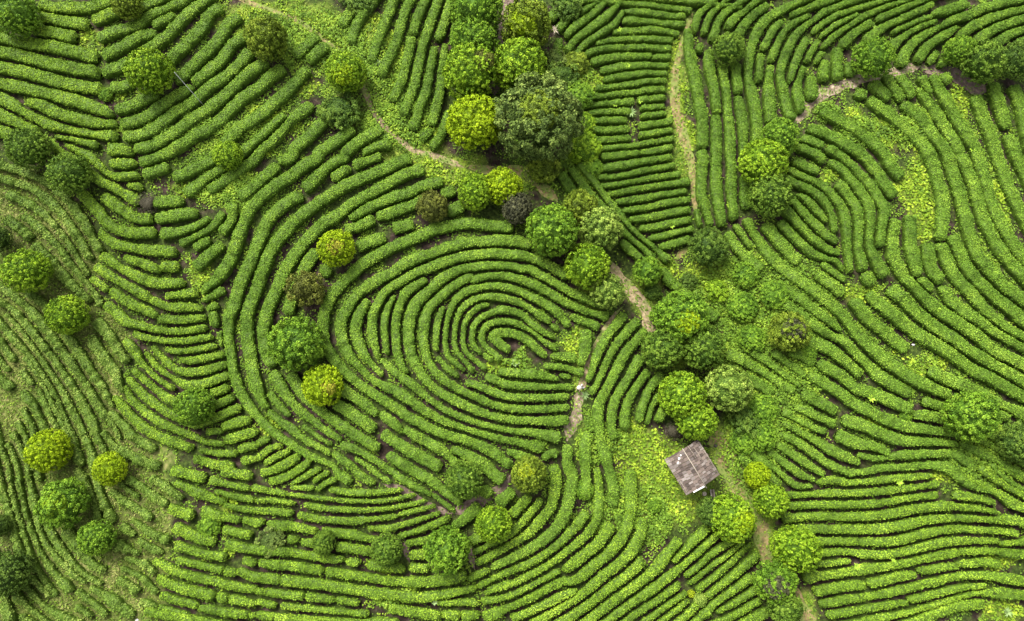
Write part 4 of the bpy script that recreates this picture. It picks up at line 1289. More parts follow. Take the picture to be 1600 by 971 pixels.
CROWN = {
    'round': [crown_mesh("round_crown", s, 420, 21, 0.080, 0.054, 0.86, 0.035) for s in (1, 2, 3)],
    'clumpy': [crown_mesh("clumpy_crown", s, 210, 40, 0.115, 0.058, 0.84, 0.07, 0.05) for s in (4, 5, 6)],
    'loose': [crown_mesh("loose_crown", s, 120, 44, 0.17, 0.080, 0.78, 0.20, 0.35) for s in (7, 8)],
    'big': [crown_mesh("spreading_crown", 9, 260, 60, 0.115, 0.050, 0.72, 0.20, 0.22, -0.35)],
    'swirl': [crown_mesh("ringed_crown", 11, 420, 16, 0.07, 0.058, 0.88, 0.02)],
    'twiggy': [crown_mesh("twiggy_crown", 12, 70, 18, 0.26, 0.055, 0.7, 0.25, 0.4)],
}
def trunk_mesh(name, seed):
    rng = random.Random(seed)
    bm = bmesh.new()
    add_tube(bm, [(0, 0, -0.12), (0.01, 0, 0.12), (0.02, 0.01, 0.35), (0.0, 0.02, 0.62)], [0.085, 0.062, 0.052, 0.040], 8)
    for k in range(5):
        a = 2 * math.pi * k / 5 + rng.random()
        e = 0.45 + 0.2 * rng.random()
        add_tube(bm, [(0, 0.01, 0.36 + 0.05 * k), (0.22 * math.cos(a), 0.22 * math.sin(a), 0.62 + 0.04 * k), (e * math.cos(a), e * math.sin(a), 0.98 + 0.08 * k)], [0.034, 0.024, 0.010], 6)
    return bm_mesh(name, bm, M_BARK, True)
TRUNKS = [trunk_mesh("trunk", s) for s in (1, 2, 3)]

def tree(px, py, rpx, kind, pal, label, cat="tree", name="round_tree", stem=0.55, patch=None, flat=1.0):
    # size from the pixel radius at the crown's distance, then the foot on the ground under the crown
    x, y = hit(px, py, 2.0); z = ground_z(x, y)
    R = rpx * depth(x, y, z + 2.0) / FPX / 1.03
    zc = stem + 0.92 * R * flat
    x, y = hit(px, py, zc); z = float(ground_z(x, y))
    R = rpx * depth(x, y, z + zc) / FPX / 1.03
    k = int(px * 7 + py * 3)
    t = thing(name, label, cat, (float(x), float(y), z), 0)
    me = CROWN[kind][k % len(CROWN[kind])]
    c = obj("crown", me, t, (0, 0, zc), (0, 0, (k * 0.77) % 6.28))
    rr = random.Random(k)
    c.scale = (R * rr.uniform(0.95, 1.06), R * rr.uniform(0.95, 1.06), R * flat * rr.uniform(1.02, 1.18))
    c.material_slots[0].link = 'OBJECT'
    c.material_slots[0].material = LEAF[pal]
    if patch:
        dx, dy, rel, p2 = patch
        dz = math.sqrt(max(0.0, 1 - dx * dx - dy * dy))
        q = obj("crown_patch", CROWN['clumpy'][0], t, (dx * R, dy * R, zc + 0.95 * R * flat * dz * 0.90 - 0.55 * rel * R), (0, 0, 1.0))
        q.scale = (R * rel, R * rel, R * rel * 0.80)
        q.material_slots[0].link = 'OBJECT'; q.material_slots[0].material = LEAF[p2]
    tr = obj("trunk", TRUNKS[k % 3], t, (0, 0, 0), (0, 0, k % 6))
    s = zc / 0.98
    tr.scale = (R, R, s * 0.9)
    return t

TREES = [
 (27, 26, 33, 'round', 'mid', "round green tree filling the top left corner of the slope"),
 (199, 8, 23, 'round', 'olive', "olive crown cut by the top edge above the white pole"),
 (235, 112, 35, 'round', 'lime', "clipped lime green ball tree at the top of the slender white pole"),
 (416, 60, 33, 'clumpy', 'olive', "patchy dark olive tree under the faint path at the top"),
 (541, 113, 31, 'round', 'lime', "yellow-topped green tree at the head of the sandy path"),
 (356, 243, 22, 'round', 'lime', "small fresh green tree alone among slanting rows below the white pole"),
 (45, 232, 33, 'round', 'green', "bluish green tree on the west slope, upper of a close pair"),
 (108, 272, 31, 'round', 'green', "bluish green tree beside bare brown soil, lower of a close pair"),
 (-4, 374, 20, 'round', 'deep', "dark crown cut by the left edge above a lime ball tree"),
 (43, 424, 33, 'round', 'lime', "smooth lime ball tree on the upper part of the dry grass slope"),
 (105, 492, 30, 'round', 'lime', "yellowish lime ball tree at the edge of the curved terrace"),
 (305, 635, 30, 'swirl', 'mid', "ball tree clipped in swirling rings amid the ribbed terrace"),
 (76, 704, 31, 'round', 'bright', "wide yellow-lime tree with a flat lower edge on thin young rows"),
 (171, 733, 25, 'round', 'bright', "brightest yellow-green small ball tree on the dry grass slope"),
 (99, 787, 37, 'clumpy', 'mid', "large shaggy green tree between two smaller ball trees on thin rows"),
 (152, 840, 27, 'round', 'mid', "dark green ball tree just below the large shaggy tree"),
 (0, 822, 16, 'round', 'deep', "sliver of dark crown cut by the left edge beside thin rows"),
 (14, 896, 33, 'round', 'deep', "very dark round tree cut by the left edge near the bottom corner"),
 (525, 388, 29, 'round', 'bright', "yellow tree with a bronze flush above the spiral's upper rim"),
 (675, 323, 24, 'clumpy', 'rust', "dark brownish green bush at the ends of the long arcs"),
 (742, 300, 28, 'round', 'lime', "light green round tree touching a yellower one by the path bend"),
 (787, 292, 30, 'round', 'bright', "yellow-green tree wedged between a light tree and a purple bush"),
 (808, 325, 25, 'round', 'purple', "dark purple-grey bush beside the yellow-green tree by the path"),
 (478, 452, 27, 'loose', 'rust', "rusty dark loose bush on the spiral's outer western rim"),
 (463, 538, 41, 'clumpy', 'mid', "big dense green tree on the spiral's western edge"),
 (504, 602, 31, 'round', 'bright', "yellow tree with orange tips below the big dense green tree"),
 (725, 750, 29, 'swirl', 'green', "dark ringed ball tree on bare earth under the spiral"),
 (826, 741, 28, 'round', 'olive', "olive-gold tree below the pinkish bare strip"),
 (771, 819, 28, 'swirl', 'lime', "lime ball tree clipped in rings beside bare brown earth"),
 (698, 860, 34, 'clumpy', 'mid', "broad leafy green tree in a gap of the bottom terraces"),
 (604, 859, 25, 'swirl', 'green', "dark ball tree set into the bottom rows beside the broad leafy tree"),
 (506, 848, 18, 'round', 'green', "small dull green ball tree in the bottom rows"),
 (744, 12, 41, 'round', 'mid', "tall green tree cut by the top edge at the head of the tree column"),
 (740, 66, 36, 'round', 'mid', "green crown second in the tree column, half hidden by a yellower tree"),
 (736, 114, 44, 'round', 'lime', "large yellow-green crown with a brown patch, third in the tree column"),
 (742, 192, 43, 'round', 'bright', "bright yellow-lime tree beside the big olive tree"),
 (822, 40, 39, 'clumpy', 'olive', "olive tree with yellow tips beyond the dark earth lane"),
 (812, 104, 42, 'round', 'lime', "fresh green tree beyond the dark lane, above the big olive tree"),
 (840, 190, 69, 'big', 'grey', "biggest tree, spreading dull olive crown beside the ladder-like block"),
 (862, 360, 42, 'round', 'mid', "large mid-green tree at the spiral's northern end"),
 (906, 325, 27, 'clumpy', 'olive', "olive bush tucked between the diagonal rows and large mid-green tree"),
 (938, 358, 34, 'clumpy', 'pale', "pale green clumpy tree against the diagonal hedges"),
 (918, 416, 37, 'round', 'lime', "lime tree in the middle of the cluster at the spiral's northeast rim"),
 (949, 456, 28, 'clumpy', 'pale', "pale yellowish tree at the tail of the cluster by the sandy path"),
 (1012, 424, 23, 'clumpy', 'mid', "small leafy tree at the end of the diagonal hedges"),
 (1107, 386, 30, 'clumpy', 'dark', "dark green round tree at the foot of the ladder-like block"),
 (1066, 497, 42, 'round', 'mid', "wide green tree with a yellow centre where the sandy path ends"),
 (1034, 546, 32, 'clumpy', 'green', "bluish green tree at the lower left of the wide yellow-centred tree"),
 (1098, 544, 33, 'round', 'green', "mid-green tree at the lower right of the wide yellow-centred tree"),
 (1066, 617, 37, 'round', 'lime', "smooth lime dome tree north of the hut"),
 (1138, 608, 36, 'clumpy', 'pale', "clumpy pale tree standing right of the smooth lime dome"),
 (1087, 656, 31, 'round', 'lime', "lime tree nearest above the hut's roof"),
 (1144, 810, 36, 'round', 'lime', "yellow-hearted green tree just below the hut and bench"),
 (1112, 800, 22, 'clumpy', 'dark', "dark leafy bush against the bench below the hut"),
 (1204, 783, 27, 'round', 'lime', "round green tree across the grassy track from the bench"),
 (1183, 743, 20, 'round', 'bright', "smallest lime ball tree beside the grassy track"),
 (1243, 858, 36, 'round', 'lime', "large lime tree at the left ends of the level rows"),
 (1211, 908, 33, 'clumpy', 'mid', "purple-topped green tree beside the track near the bottom edge"),
 (1226, 948, 25, 'clumpy', 'green', "dark low crown below the purple-topped tree at the track"),
 (1139, 77, 25, 'round', 'green', "tight dark green ball tree alone among the upper right rows"),
 (1365, 91, 31, 'round', 'mid', "dark bushy tree standing at the bend of the stony track"),
 (1499, 80, 24, 'round', 'mid', "smaller green tree of a touching pair over the brown track"),
 (1536, 98, 32, 'clumpy', 'green', "larger bluish green tree of a touching pair over the brown track"),
 (1590, 94, 29, 'round', 'dark', "dark tree cut by the right edge beside the brown track"),
 (1219, 216, 30, 'round', 'mid', "topmost of three stacked trees at the foot of the stony track"),
 (1193, 256, 37, 'round', 'lime', "lime tree, middle of three stacked trees beside the whorl"),
 (1204, 305, 34, 'round', 'green', "dark green tree, lowest of three stacked trees beside the whorl"),
 (1233, 518, 30, 'clumpy', 'olive', "purple-hearted olive tree alone at the edge of the wide right slope"),
 (1517, 650, 38, 'clumpy', 'mid', "large leafy green tree alone on the wide right slope"),
 (1592, 690, 30, 'clumpy', 'dark', "dark tree cut by the right edge beside the large leafy tree"),
]
PATCH = {(736, 114): (0.45, 0.15, 0.40, 'rust'), (1066, 497): (0.05, -0.25, 0.45, 'bright'), (1144, 810): (0.25, -0.1, 0.5, 'bright'), (504, 602): (0.4, -0.2, 0.42, 'bronze'),
         (525, 388): (0.1, -0.1, 0.5, 'bronze'), (1233, 518): (0.05, -0.05, 0.62, 'purple'), (1211, 908): (-0.1, -0.15, 0.60, 'purple'), (541, 113): (0.0, -0.35, 0.6, 'bright'),
         (822, 40): (-0.1, -0.2, 0.55, 'bright'), (742, 192): (0.2, -0.35, 0.5, 'bright'), (840, 190): (0.0, -0.05, 0.45, 'olive'), (99, 787): (0.0, 0.0, 0.5, 'lime'), (826, 741): (-0.1, 0.1, 0.5, 'yellow')}
for t in TREES:
    tree(*t, patch=PATCH.get(t[:2]))
SHRUBS = [
 (530, 172, 29, 'loose', 'dark', "dull dark shrub under the yellow-topped tree"),
 (565, 4, 22, 'loose', 'dark', "dark shrub cut by the top edge left of the upright rows"),
 (548, -8, 20, 'loose', 'deep', "dark leafy shrub mostly above the top edge"),
 (885, 10, 24, 'loose', 'dark', "dark shrub with dry sprigs at the top of the diagonal rows"),
 (878, 118, 24, 'loose', 'dark', "gloomy dark shrub between the fresh green tree and diagonal rows"),
 (868, 92, 18, 'loose', 'grey', "brownish thicket shrub under the pale plume of grass"),
 (905, 150, 24, 'clumpy', 'mid', "green shrub at the left ends of the ladder-like block"),
 (900, 100, 20, 'clumpy', 'olive', "olive shrub where the diagonal rows run out"),
 (850, 262, 24, 'loose', 'olive', "loose olive shrub under the lower edge of the big olive tree"),
 (912, 232, 26, 'clumpy', 'lime', "bright feathery shrub along the right flank of the big olive tree"),
 (912, 195, 20, 'clumpy', 'lime', "bright shrub higher up the right flank of the big olive tree"),
 (925, 262, 16, 'clumpy', 'mid', "small green shrub at the upper ends of the diagonal hedges"),
 (231, 318, 18, 'twiggy', 'twig', "bare grey twiggy bush at the meeting of the terraces"),
 (327, 823, 18, 'clumpy', 'mid', "small leafy shrub in the bottom rows west of the dull ball tree"),
 (422, 846, 21, 'loose', 'grey', "hazy grey-blue shrub left of the small dull ball tree"),
 (1165, 660, 26, 'loose', 'dark', "dark shrub by the grassy track below the clumpy pale tree"),
 (1190, 680, 24, 'clumpy', 'mid', "green shrub among wild growth right of the grassy track"),
 (1160, 690, 20, 'clumpy', 'mid', "leafy shrub bordering the grassy track across from the hut"),
 (1190, 640, 24, 'clumpy', 'mid', "leafy shrub at the left ends of the wide slope's rows"),
 (1165, 430, 20, 'clumpy', 'mid', "leafy shrub in the wild patch below the dark round tree"),
 (1210, 460, 22, 'clumpy', 'mid', "leafy shrub in the wild patch above the purple-hearted tree"),
 (1160, 480, 24, 'clumpy', 'mid', "shrub in the centre of the wild patch"),
 (1120, 455, 18, 'loose', 'lime', "bright shrub at the left of the wild patch"),
 (1175, 530, 22, 'clumpy', 'mid', "shrub at the lower edge of the wild patch"),
 (1035, 495, 20, 'clumpy', 'mid', "leafy shrub at the upper left of the wide yellow-centred tree"),
 (1020, 455, 14, 'clumpy', 'dark', "dark shrub on the right of the sandy path"),
 (1075, 440, 14, 'loose', 'deep', "dark green plant clump by the lowest diagonal hedge"),
 (1022, 790, 12, 'clumpy', 'mid', "bluish plant clump in the yellow weeds below the hut"),
 (913, 766, 15, 'clumpy', 'mid', "bluish leafy plant clump between two arcs"),
 (1094, 938, 11, 'clumpy', 'pale', "pale bluish clump among the lower right ends of the arcs"),
 (1080, 928, 6, 'clumpy', 'yellow', "tiny yellow shrub above the pale bluish clump"),
 (165, 148, 11, 'clumpy', 'mid', "bluish clump of weeds in the gully on the west slope"),
 (1262, 552, 14, 'clumpy', 'mid', "small shrub below the purple-hearted tree"),
 (1415, 650, 10, 'clumpy', 'mid', "small bright shrub at the row ends left of the large leafy tree"),
]
for (a, b, c, k, p, l) in SHRUBS:
    tree(a, b, c, k, p, l, "shrub", "bushy_shrub", 0.05, flat=0.62)
t = tree(1051, 675, 13, 'twiggy', 'twig', "heap of dry purplish brush beside the lime tree above the hut", "brush pile", "brush_pile", 0.05)


# ------------------------------------------------------------------ pale leafy plants growing out of the hedges
M_FROND = leaf_mat("frond", (0.06, 0.11, 0.035), (0.15, 0.23, 0.075), (0.32, 0.40, 0.17), 0.15, 2.0)
M_FROND2 = leaf_mat("fresh_frond", (0.08, 0.15, 0.01), (0.19, 0.31, 0.025), (0.34, 0.45, 0.05), 0.15, 2.0)
M_PLUME = leaf_mat("plume", (0.16, 0.13, 0.09), (0.32, 0.27, 0.20), (0.48, 0.42, 0.33), 0.1, 2.0)
def plant_mesh(name, seed, n, arch, slim):
    rng = np.random.default_rng(seed)
    V, Q, T = [], [], []
    for k in range(n):
        a = 2 * math.pi * k / n + rng.random() * 0.7
        L = 0.7 + 0.5 * rng.random(); el = 0.5 + 0.7 * rng.random()
        side = np.array([-math.sin(a), math.cos(a), 0])
        base = len(V)
        S = 6
        for i in range(S):
            f = i / (S - 1)
            r = L * f * math.cos(el * (1 - 0.5 * f)); h = L * (f * math.sin(el) - arch * f * f)
            p = np.array([r * math.cos(a), r * math.sin(a), h])
            wv = slim * L * math.sin(math.pi * (0.12 + 0.86 * f)) * 0.5
            for sgn in (-1, 0, 1):
                V.append(p + side * wv * sgn + np.array([0, 0, 0.25 * wv * abs(sgn)])); T.append(0.4 + 0.3 * rng.random())
        for i in range(S - 1):
            for j in (0, 1):
                b = base + i * 3 + j
                Q.append((b, b + 1, b + 4, b + 3))
    return mesh_np(name, np.array(V), np.array(Q), np.array(T), mats=(M_FROND,))
PLANTS = {'fern': [plant_mesh("fronds", s, 22, 0.35, 0.13) for s in (1, 2)], 'leafy': [plant_mesh("broad_leaves", s, 11, 0.3, 0.34) for s in (3, 4)]}
for (px, py, r, k, m, h, lab) in [
    (986, 176, 11, 'fern', M_FROND, 0.7, "spiky blue-green fern standing in a gap of the ladder-like block"),
    (292, 298, 8, 'fern', M_FROND, 0.6, "spiky pale fern right of the bare grey bush"),
    (590, 98, 6, 'leafy', M_FROND, 0.6, "pale grey-green plant by the upright rows"),
    (805, 567, 9, 'leafy', M_FROND, 0.5, "pale broad-leaved plant at the heart of the spiral"),
    (914, 618, 9, 'fern', M_FROND, 0.5, "spiky grey-green plant beside the two people"),
    (1001, 158, 6, 'leafy', M_FROND2, 0.9, "fresh sprig on the ladder-like block above the spiky fern"),
    (962, 163, 6, 'leafy', M_FROND2, 0.9, "fresh sprig on the ladder-like block left of the spiky fern"),
    (981, 103, 6, 'leafy', M_FROND2, 0.95, "fresh sprig midway along an upper hedge of the ladder-like block"),
    (1008, 72, 5, 'leafy', M_FROND2, 0.95, "fresh sprig on the sixth hedge of the ladder-like block"),
    (1042, 76, 5, 'leafy', M_FROND2, 0.95, "fresh sprig at a hedge's right end beside the yellow path"),
    (968, 46, 5, 'leafy', M_FROND2, 0.95, "fresh sprig near the top of the ladder-like block"),
    (1050, 353, 6, 'leafy', M_FROND2, 0.95, "fresh sprig low in the ladder-like block near the dark round tree"),
    (1140, 321, 7, 'leafy', M_FROND2, 0.9, "fresh sprig on an upright hedge left of the three stacked trees"),
    (1001, 655, 6, 'leafy', M_FROND2, 0.9, "fresh sprig in the fan of rows beside the yellow weeds"),
    (1362, 623, 8, 'leafy', M_FROND2, 0.9, "fresh sprig in the middle of the wide right slope"),
    (1464, 481, 8, 'leafy', M_FROND2, 0.9, "fresh sprig bridging two rows high on the wide right slope"),
    (1405, 754, 8, 'leafy', M_FROND2, 0.9, "fresh sprig on the uppermost level rows"),
    (1339, 885, 8, 'leafy', M_FROND2, 0.9, "fresh sprig near the large lime tree in the level rows"),
    (1396, 876, 5, 'leafy', M_FROND2, 0.9, "smaller fresh sprig right of another in the level rows"),
    (1520, 232, 8, 'leafy', M_FROND2, 0.9, "fresh sprig on the rows right of the stony track"),
    (1575, 958, 11, 'fern', M_FROND, 0.6, "spiky silvery plant in the bottom right corner"),
    (566, 812, 8, 'fern', M_FROND, 0.7, "pale ferny tuft on a hedge of the bottom terraces"),
    (679, 942, 6, 'leafy', M_FROND, 0.7, "small bluish plant near the bottom edge under the broad tree"),
    (692, 588, 6, 'fern', M_FROND, 0.8, "pale wispy tuft on a spiral hedge southwest of the heart"),
]:
    x, y = hit(px, py, h); z = float(ground_z(x, y))
    R = r * depth(x, y, z) / FPX
    t = thing("leafy_plant", lab, "plant", (float(x), float(y), z), 0)
    st = bmesh.new(); add_tube(st, [(0, 0, -0.05), (0.01, 0.01, h * 0.5), (0, 0, h + 0.05)], [0.03, 0.022, 0.015], 6)
    obj("stem", bm_mesh("stem", st, M_BARK), t)
    f = obj("fronds", PLANTS[k][int(px) % 2], t, (0, 0, h - 0.1), (0, 0, px % 6)); f.scale = (R * 0.85, R * 0.85, R * 0.7)
    f.material_slots[0].link = 'OBJECT'; f.material_slots[0].material = m
x, y = hit(867, 46, 1.0); z = float(ground_z(x, y))
t = thing("plume_grass", "pale pinkish plume of tall grass beside the olive tree", "grass tuft", (float(x), float(y), z))
f = obj("plumes", plant_mesh("plumes", 9, 16, 0.55, 0.10), t, (0, 0, 0.7)); f.data.materials[0] = M_PLUME; f.scale = (0.75, 0.75, 0.9)
g = bmesh.new()
for k in range(9):
    a = k * 0.7; add_tube(g, [(0.03 * math.cos(a), 0.03 * math.sin(a), -0.05), (0.08 * math.cos(a), 0.08 * math.sin(a), 0.75)], [0.012, 0.008], 5)
obj("stalks", bm_mesh("stalks", g, plain_mat("stalk", (0.18, 0.20, 0.06), (0.30, 0.30, 0.10))), t)

# ------------------------------------------------------------------ slender white pole
x, y = hit(319, 166, 0.0); z = float(ground_z(x, y))
M_WHITE = plain_mat("white_paint", (0.42, 0.42, 0.41), (0.55, 0.55, 0.53), 14, 0.5)
t = thing("slender_pole", "slender white pole rising beside the lime ball tree", "pole", (float(x), float(y), z))
b = bmesh.new(); add_tube(b, [(0, 0, -0.2), (0, 0, 2.5), (0, 0, 7.6)], [0.036, 0.030, 0.020], 10)
obj("shaft", bm_mesh("shaft", b, M_WHITE, True), t)
b = bmesh.new(); add_lathe(b, [(0.11, -0.05), (0.11, 0.10), (0.06, 0.16)], 12)
obj("foot_collar", bm_mesh("foot_collar", b, plain_mat("collar_metal", (0.25, 0.25, 0.25), (0.4, 0.4, 0.4))), t)
b = bmesh.new(); add_lathe(b, [(0.045, 7.58), (0.05, 7.66), (0.015, 7.72)], 10)
obj("cap", bm_mesh("cap", b, M_WHITE), t)

# ------------------------------------------------------------------ wooden hut
def shingle_mat(name, c1, c2, c3):
    m, nt, p = newmat(name)
    tc = nt.nodes.new("ShaderNodeTexCoord"); mp = nt.nodes.new("ShaderNodeMapping"); mp.inputs["Scale"].default_value = (3, 26, 8)
    nz = nt.nodes.new("ShaderNodeTexNoise"); nz.inputs["Scale"].default_value = 1.6; nz.inputs["Detail"].default_value = 8
    nt.links.new(tc.outputs["Object"], mp.inputs[0]); nt.links.new(mp.outputs[0], nz.inputs["Vector"])
    oi = nt.nodes.new("ShaderNodeObjectInfo")
    ad = nt.nodes.new("ShaderNodeMath"); ad.operation = 'MULTIPLY_ADD'; ad.inputs[1].default_value = 0.42; ad.inputs[2].default_value = -0.22
    nt.links.new(oi.outputs["Random"], ad.inputs[0])
    a2 = nt.nodes.new("ShaderNodeMath"); nt.links.new(nz.outputs[0], a2.inputs[0]); nt.links.new(ad.outputs[0], a2.inputs[1])
    r = ramp(nt, ((0.2, c1), (0.5, c2), (0.85, c3))); nt.links.new(a2.outputs[0], r.inputs[0])
    nt.links.new(r.outputs[0], p.inputs["Base Color"]); p.inputs["Roughness"].default_value = 0.9
    return m
M_SHAKE = shingle_mat("weathered_shake", (0.018, 0.013, 0.010), (0.074, 0.053, 0.042), (0.165, 0.128, 0.106))
M_SHAKE2 = shingle_mat("pale_shake", (0.060, 0.047, 0.040), (0.120, 0.098, 0.085), (0.22, 0.19, 0.17))
M_POLE = plain_mat("pale_pole", (0.17, 0.145, 0.11), (0.30, 0.26, 0.20), 5, 0.8, (1, 12, 1))
M_WALLW = plain_mat("wall_board", (0.10, 0.075, 0.055), (0.22, 0.17, 0.13), 4, 0.9, (9, 9, 1))
xr0, yr0 = hit(1070, 702, 3.0); xr1, yr1 = hit(1104, 759, 3.0)
ang = math.atan2(yr0 - yr1, xr0 - xr1) - math.pi / 2      # hut's own y axis runs up the ridge
hx, hy = hit(1082.5, 730, 2.5)
hz = float(ground_z(hx, hy))
HUT = thing("wooden_hut", "weathered wooden hut with a shingled gable roof in yellow weeds", "hut", (float(hx), float(hy), hz), ang)
LEN, HALF, RIDGE, EAVE = 4.45, 2.15, 2.95, 2.15
WL, WH = 3.7, 1.65                                     # walls stand inside the eaves
wall = bmesh.new()
for sgn in (-1, 1):
    n = 14
    for k in range(n):
        yy = -WL / 2 + (k + 0.5) * WL / n
        add_box(wall, (sgn * WH, yy, 1.08), (0.05 + 0.01 * (k % 2), WL / n - 0.02, 2.28))
    n = 11
    for k in range(n):
        xx = -WH + 0.03 + (k + 0.5) * (2 * WH - 0.06) / n
        if sgn == -1 and 4 <= k <= 6: continue
        top = EAVE + (RIDGE - EAVE) * (1 - abs(xx) / HALF) - 0.13
        add_box(wall, (xx, sgn * WL / 2, (top - 0.06) / 2), ((2 * WH) / n - 0.03, 0.05 + 0.01 * (k % 2), top + 0.06))
obj("wall", bm_mesh("wall", wall, M_WALLW), HUT)
dm = bmesh.new()
for k in range(3): add_box(dm, (-0.29 + 0.29 * k, -WL / 2 - 0.01, 0.95), (0.27, 0.04, 1.86))
D = obj("door", bm_mesh("door", dm, M_SHAKE), HUT)
hb = bmesh.new(); add_box(hb, (0.33, -WL / 2 - 0.05, 0.95), (0.03, 0.05, 0.14)); obj("handle", bm_mesh("handle", hb, M_POLE), D)
rb = bmesh.new()
slope = math.atan2(RIDGE - EAVE, HALF); SL = math.hypot(HALF, RIDGE - EAVE)
for sgn in (-1, 1):
    for k in range(7):
        yy = -LEN / 2 + 0.15 + k * (LEN - 0.3) / 6
        add_box(rb, (sgn * HALF / 2, yy, (RIDGE + EAVE) / 2 - 0.10), (SL, 0.07, 0.08), Matrix.Rotation(sgn * slope, 3, 'Y'))
ROOF = obj("roof", bm_mesh("roof", rb, M_WALLW), HUT)
cube = bmesh.new(); add_box(cube, (0, 0, 0), (1, 1, 1))
bmesh.ops.bevel(cube, geom=cube.edges[:], offset=0.03, segments=1, affect='EDGES')
SH = [bm_mesh("roof_shingle", cube, M_SHAKE)]
c2 = SH[0].copy(); c2.materials[0] = M_SHAKE2; SH.append(c2)
rr = random.Random(5)
CR, NB = 5, 13
for sgn in (-1, 1):
    for c in range(CR):
        yy = -LEN / 2
        k = 0
        while yy < LEN / 2 - 0.05:
            wdt = min(LEN / NB * rr.uniform(0.75, 1.3), LEN / 2 - yy)
            d = SL * (c + 0.5) / CR
            run = SL / CR * 1.22
            s = obj("roof_shingle", SH[1 if rr.random() < 0.20 or (sgn == -1 and c == CR - 1 and yy > 0.3) else 0], ROOF)
            ca, sa = math.cos(slope), math.sin(slope)
            lift = 0.035 + 0.012 * ((k + c) % 2) + rr.uniform(0, 0.012)
            s.location = (sgn * (d * ca + lift * sa), yy + wdt / 2, RIDGE - d * sa + lift * ca)
            s.rotation_euler = (rr.uniform(-0.02, 0.02), sgn * (slope - 0.055 + rr.uniform(-0.02, 0.02)), rr.uniform(-0.035, 0.035))
            s.scale = (run * rr.uniform(0.9, 1.04), wdt - 0.045, 0.03)
            yy += wdt; k += 1
rb = bmesh.new(); add_tube(rb, [(-0.05, -LEN / 2 - 0.3, RIDGE + 0.09), (-0.02, 0, RIDGE + 0.12), (0.0, LEN / 2 + 0.08, RIDGE + 0.09)], [0.045, 0.05, 0.045], 8)
obj("ridge_pole", bm_mesh("ridge_pole", rb, M_POLE, True), ROOF)
for (xo, y0, y1) in ((1.25, 0.1, LEN / 2 - 0.5), (2.08, -LEN / 2, LEN / 2 + 0.04), (-2.0, -LEN / 2, -0.6), (0.72, 0.6, LEN / 2 - 0.1)):
    zz = RIDGE - abs(xo) * math.tan(slope) + 0.115
    rb = bmesh.new(); add_tube(rb, [(xo, y0, zz), (xo + 0.03, (y0 + y1) / 2, zz + 0.01), (xo, y1, zz)], [0.024, 0.026, 0.02], 6)
    obj("roof_batten", bm_mesh("roof_batten", rb, M_POLE, True), ROOF)
pb = bmesh.new(); add_box(pb, (-0.78, -LEN / 2 - 0.05, RIDGE - 0.78 * math.tan(slope) + 0.05), (1.35, 0.16, 0.03), Matrix.Rotation(-slope, 3, 'Y'))
tag(obj("barge_board", bm_mesh("barge_board", pb, M_WHITE), ROOF), "newer pale board along the lower gable edge")
for (xo, yo, s) in ((-0.85, 1.55, 0.30), (-1.2, 1.2, 0.26), (-0.55, 1.75, 0.20)):
    zz = RIDGE - abs(xo) * math.tan(slope) + 0.12
    sb = bmesh.new(); bmesh.ops.create_icosphere(sb, subdivisions=2, radius=s / 2)
    for v in sb.verts: v.co = Vector((v.co.x * 1.2, v.co.y * 0.8, v.co.z * 0.35)) * (0.85 + 0.3 * rr.random())
    so_ = obj("roof_stone", bm_mesh("roof_stone", sb, M_WHITE, False), HUT, (xo, yo, zz))
    so_.rotation_euler = (0, -slope, rr.random())

# narrow bench and log stool
x, y = hit(1114, 776, 0.45); z = float(ground_z(x, y))
t = thing("slatted_bench", "narrow grey slatted bench below the hut", "bench", (float(x), float(y), z), math.radians(4))
for k in range(3):
    sb = bmesh.new(); add_box(sb, (-0.17 + 0.17 * k, 0, 0.45), (0.13, 1.55, 0.035)); obj("slat", bm_mesh("slat", sb, M_SHAKE2 if k != 1 else M_SHAKE), t)
for sx in (-1, 1):
    for sy in (-1, 1):
        lb = bmesh.new(); add_box(lb, (sx * 0.17, sy * 0.65, 0.19), (0.06, 0.06, 0.48)); obj("leg", bm_mesh("leg", lb, M_SHAKE), t)
for sy in (-1, 1):
    lb = bmesh.new(); add_box(lb, (0, sy * 0.65, 0.40), (0.42, 0.05, 0.05)); obj("crosspiece", bm_mesh("crosspiece", lb, M_POLE), t)
x, y = hit(1101, 772, 0.4); z = float(ground_z(x, y))
t = thing("log_stool", "round pale log stool beside the narrow bench", "stool", (float(x), float(y), z))
lb = bmesh.new(); add_lathe(lb, [(0.25, -0.06), (0.235, 0.15), (0.24, 0.40)], 16); obj("log", bm_mesh("log", lb, M_BARK, False), t)
lb = bmesh.new(); add_lathe(lb, [(0.225, 0.402), (0.225, 0.415), (0.10, 0.42)], 16); obj("cut_face", bm_mesh("cut_face", lb, M_POLE), t)
x, y = hit(1118, 697, 0.1); z = float(ground_z(x, y))
t = thing("tree_stump", "small charred stump on the grassy track beside the hut", "stump", (float(x), float(y), z))
M_CHAR = plain_mat("charred_wood", (0.02, 0.017, 0.015), (0.06, 0.05, 0.04), 12)
lb = bmesh.new(); add_lathe(lb, [(0.26, -0.05), (0.19, 0.06), (0.15, 0.24), (0.13, 0.27)], 12)
for v in lb.verts: v.co.x *= 1 + 0.2 * math.sin(7 * v.co.y + 3); v.co.y *= 1 + 0.15 * math.sin(9 * v.co.x)
obj("stub", bm_mesh("stub", lb, M_CHAR), t)
for k in range(4):
    a = k * 1.6 + 0.3
    lb = bmesh.new(); add_tube(lb, [(0.15 * math.cos(a), 0.15 * math.sin(a), 0.05), (0.33 * math.cos(a), 0.33 * math.sin(a), 0.01), (0.48 * math.cos(a), 0.48 * math.sin(a), -0.05)], [0.06, 0.04, 0.02], 6)
    obj("root", bm_mesh("root", lb, M_CHAR), t)
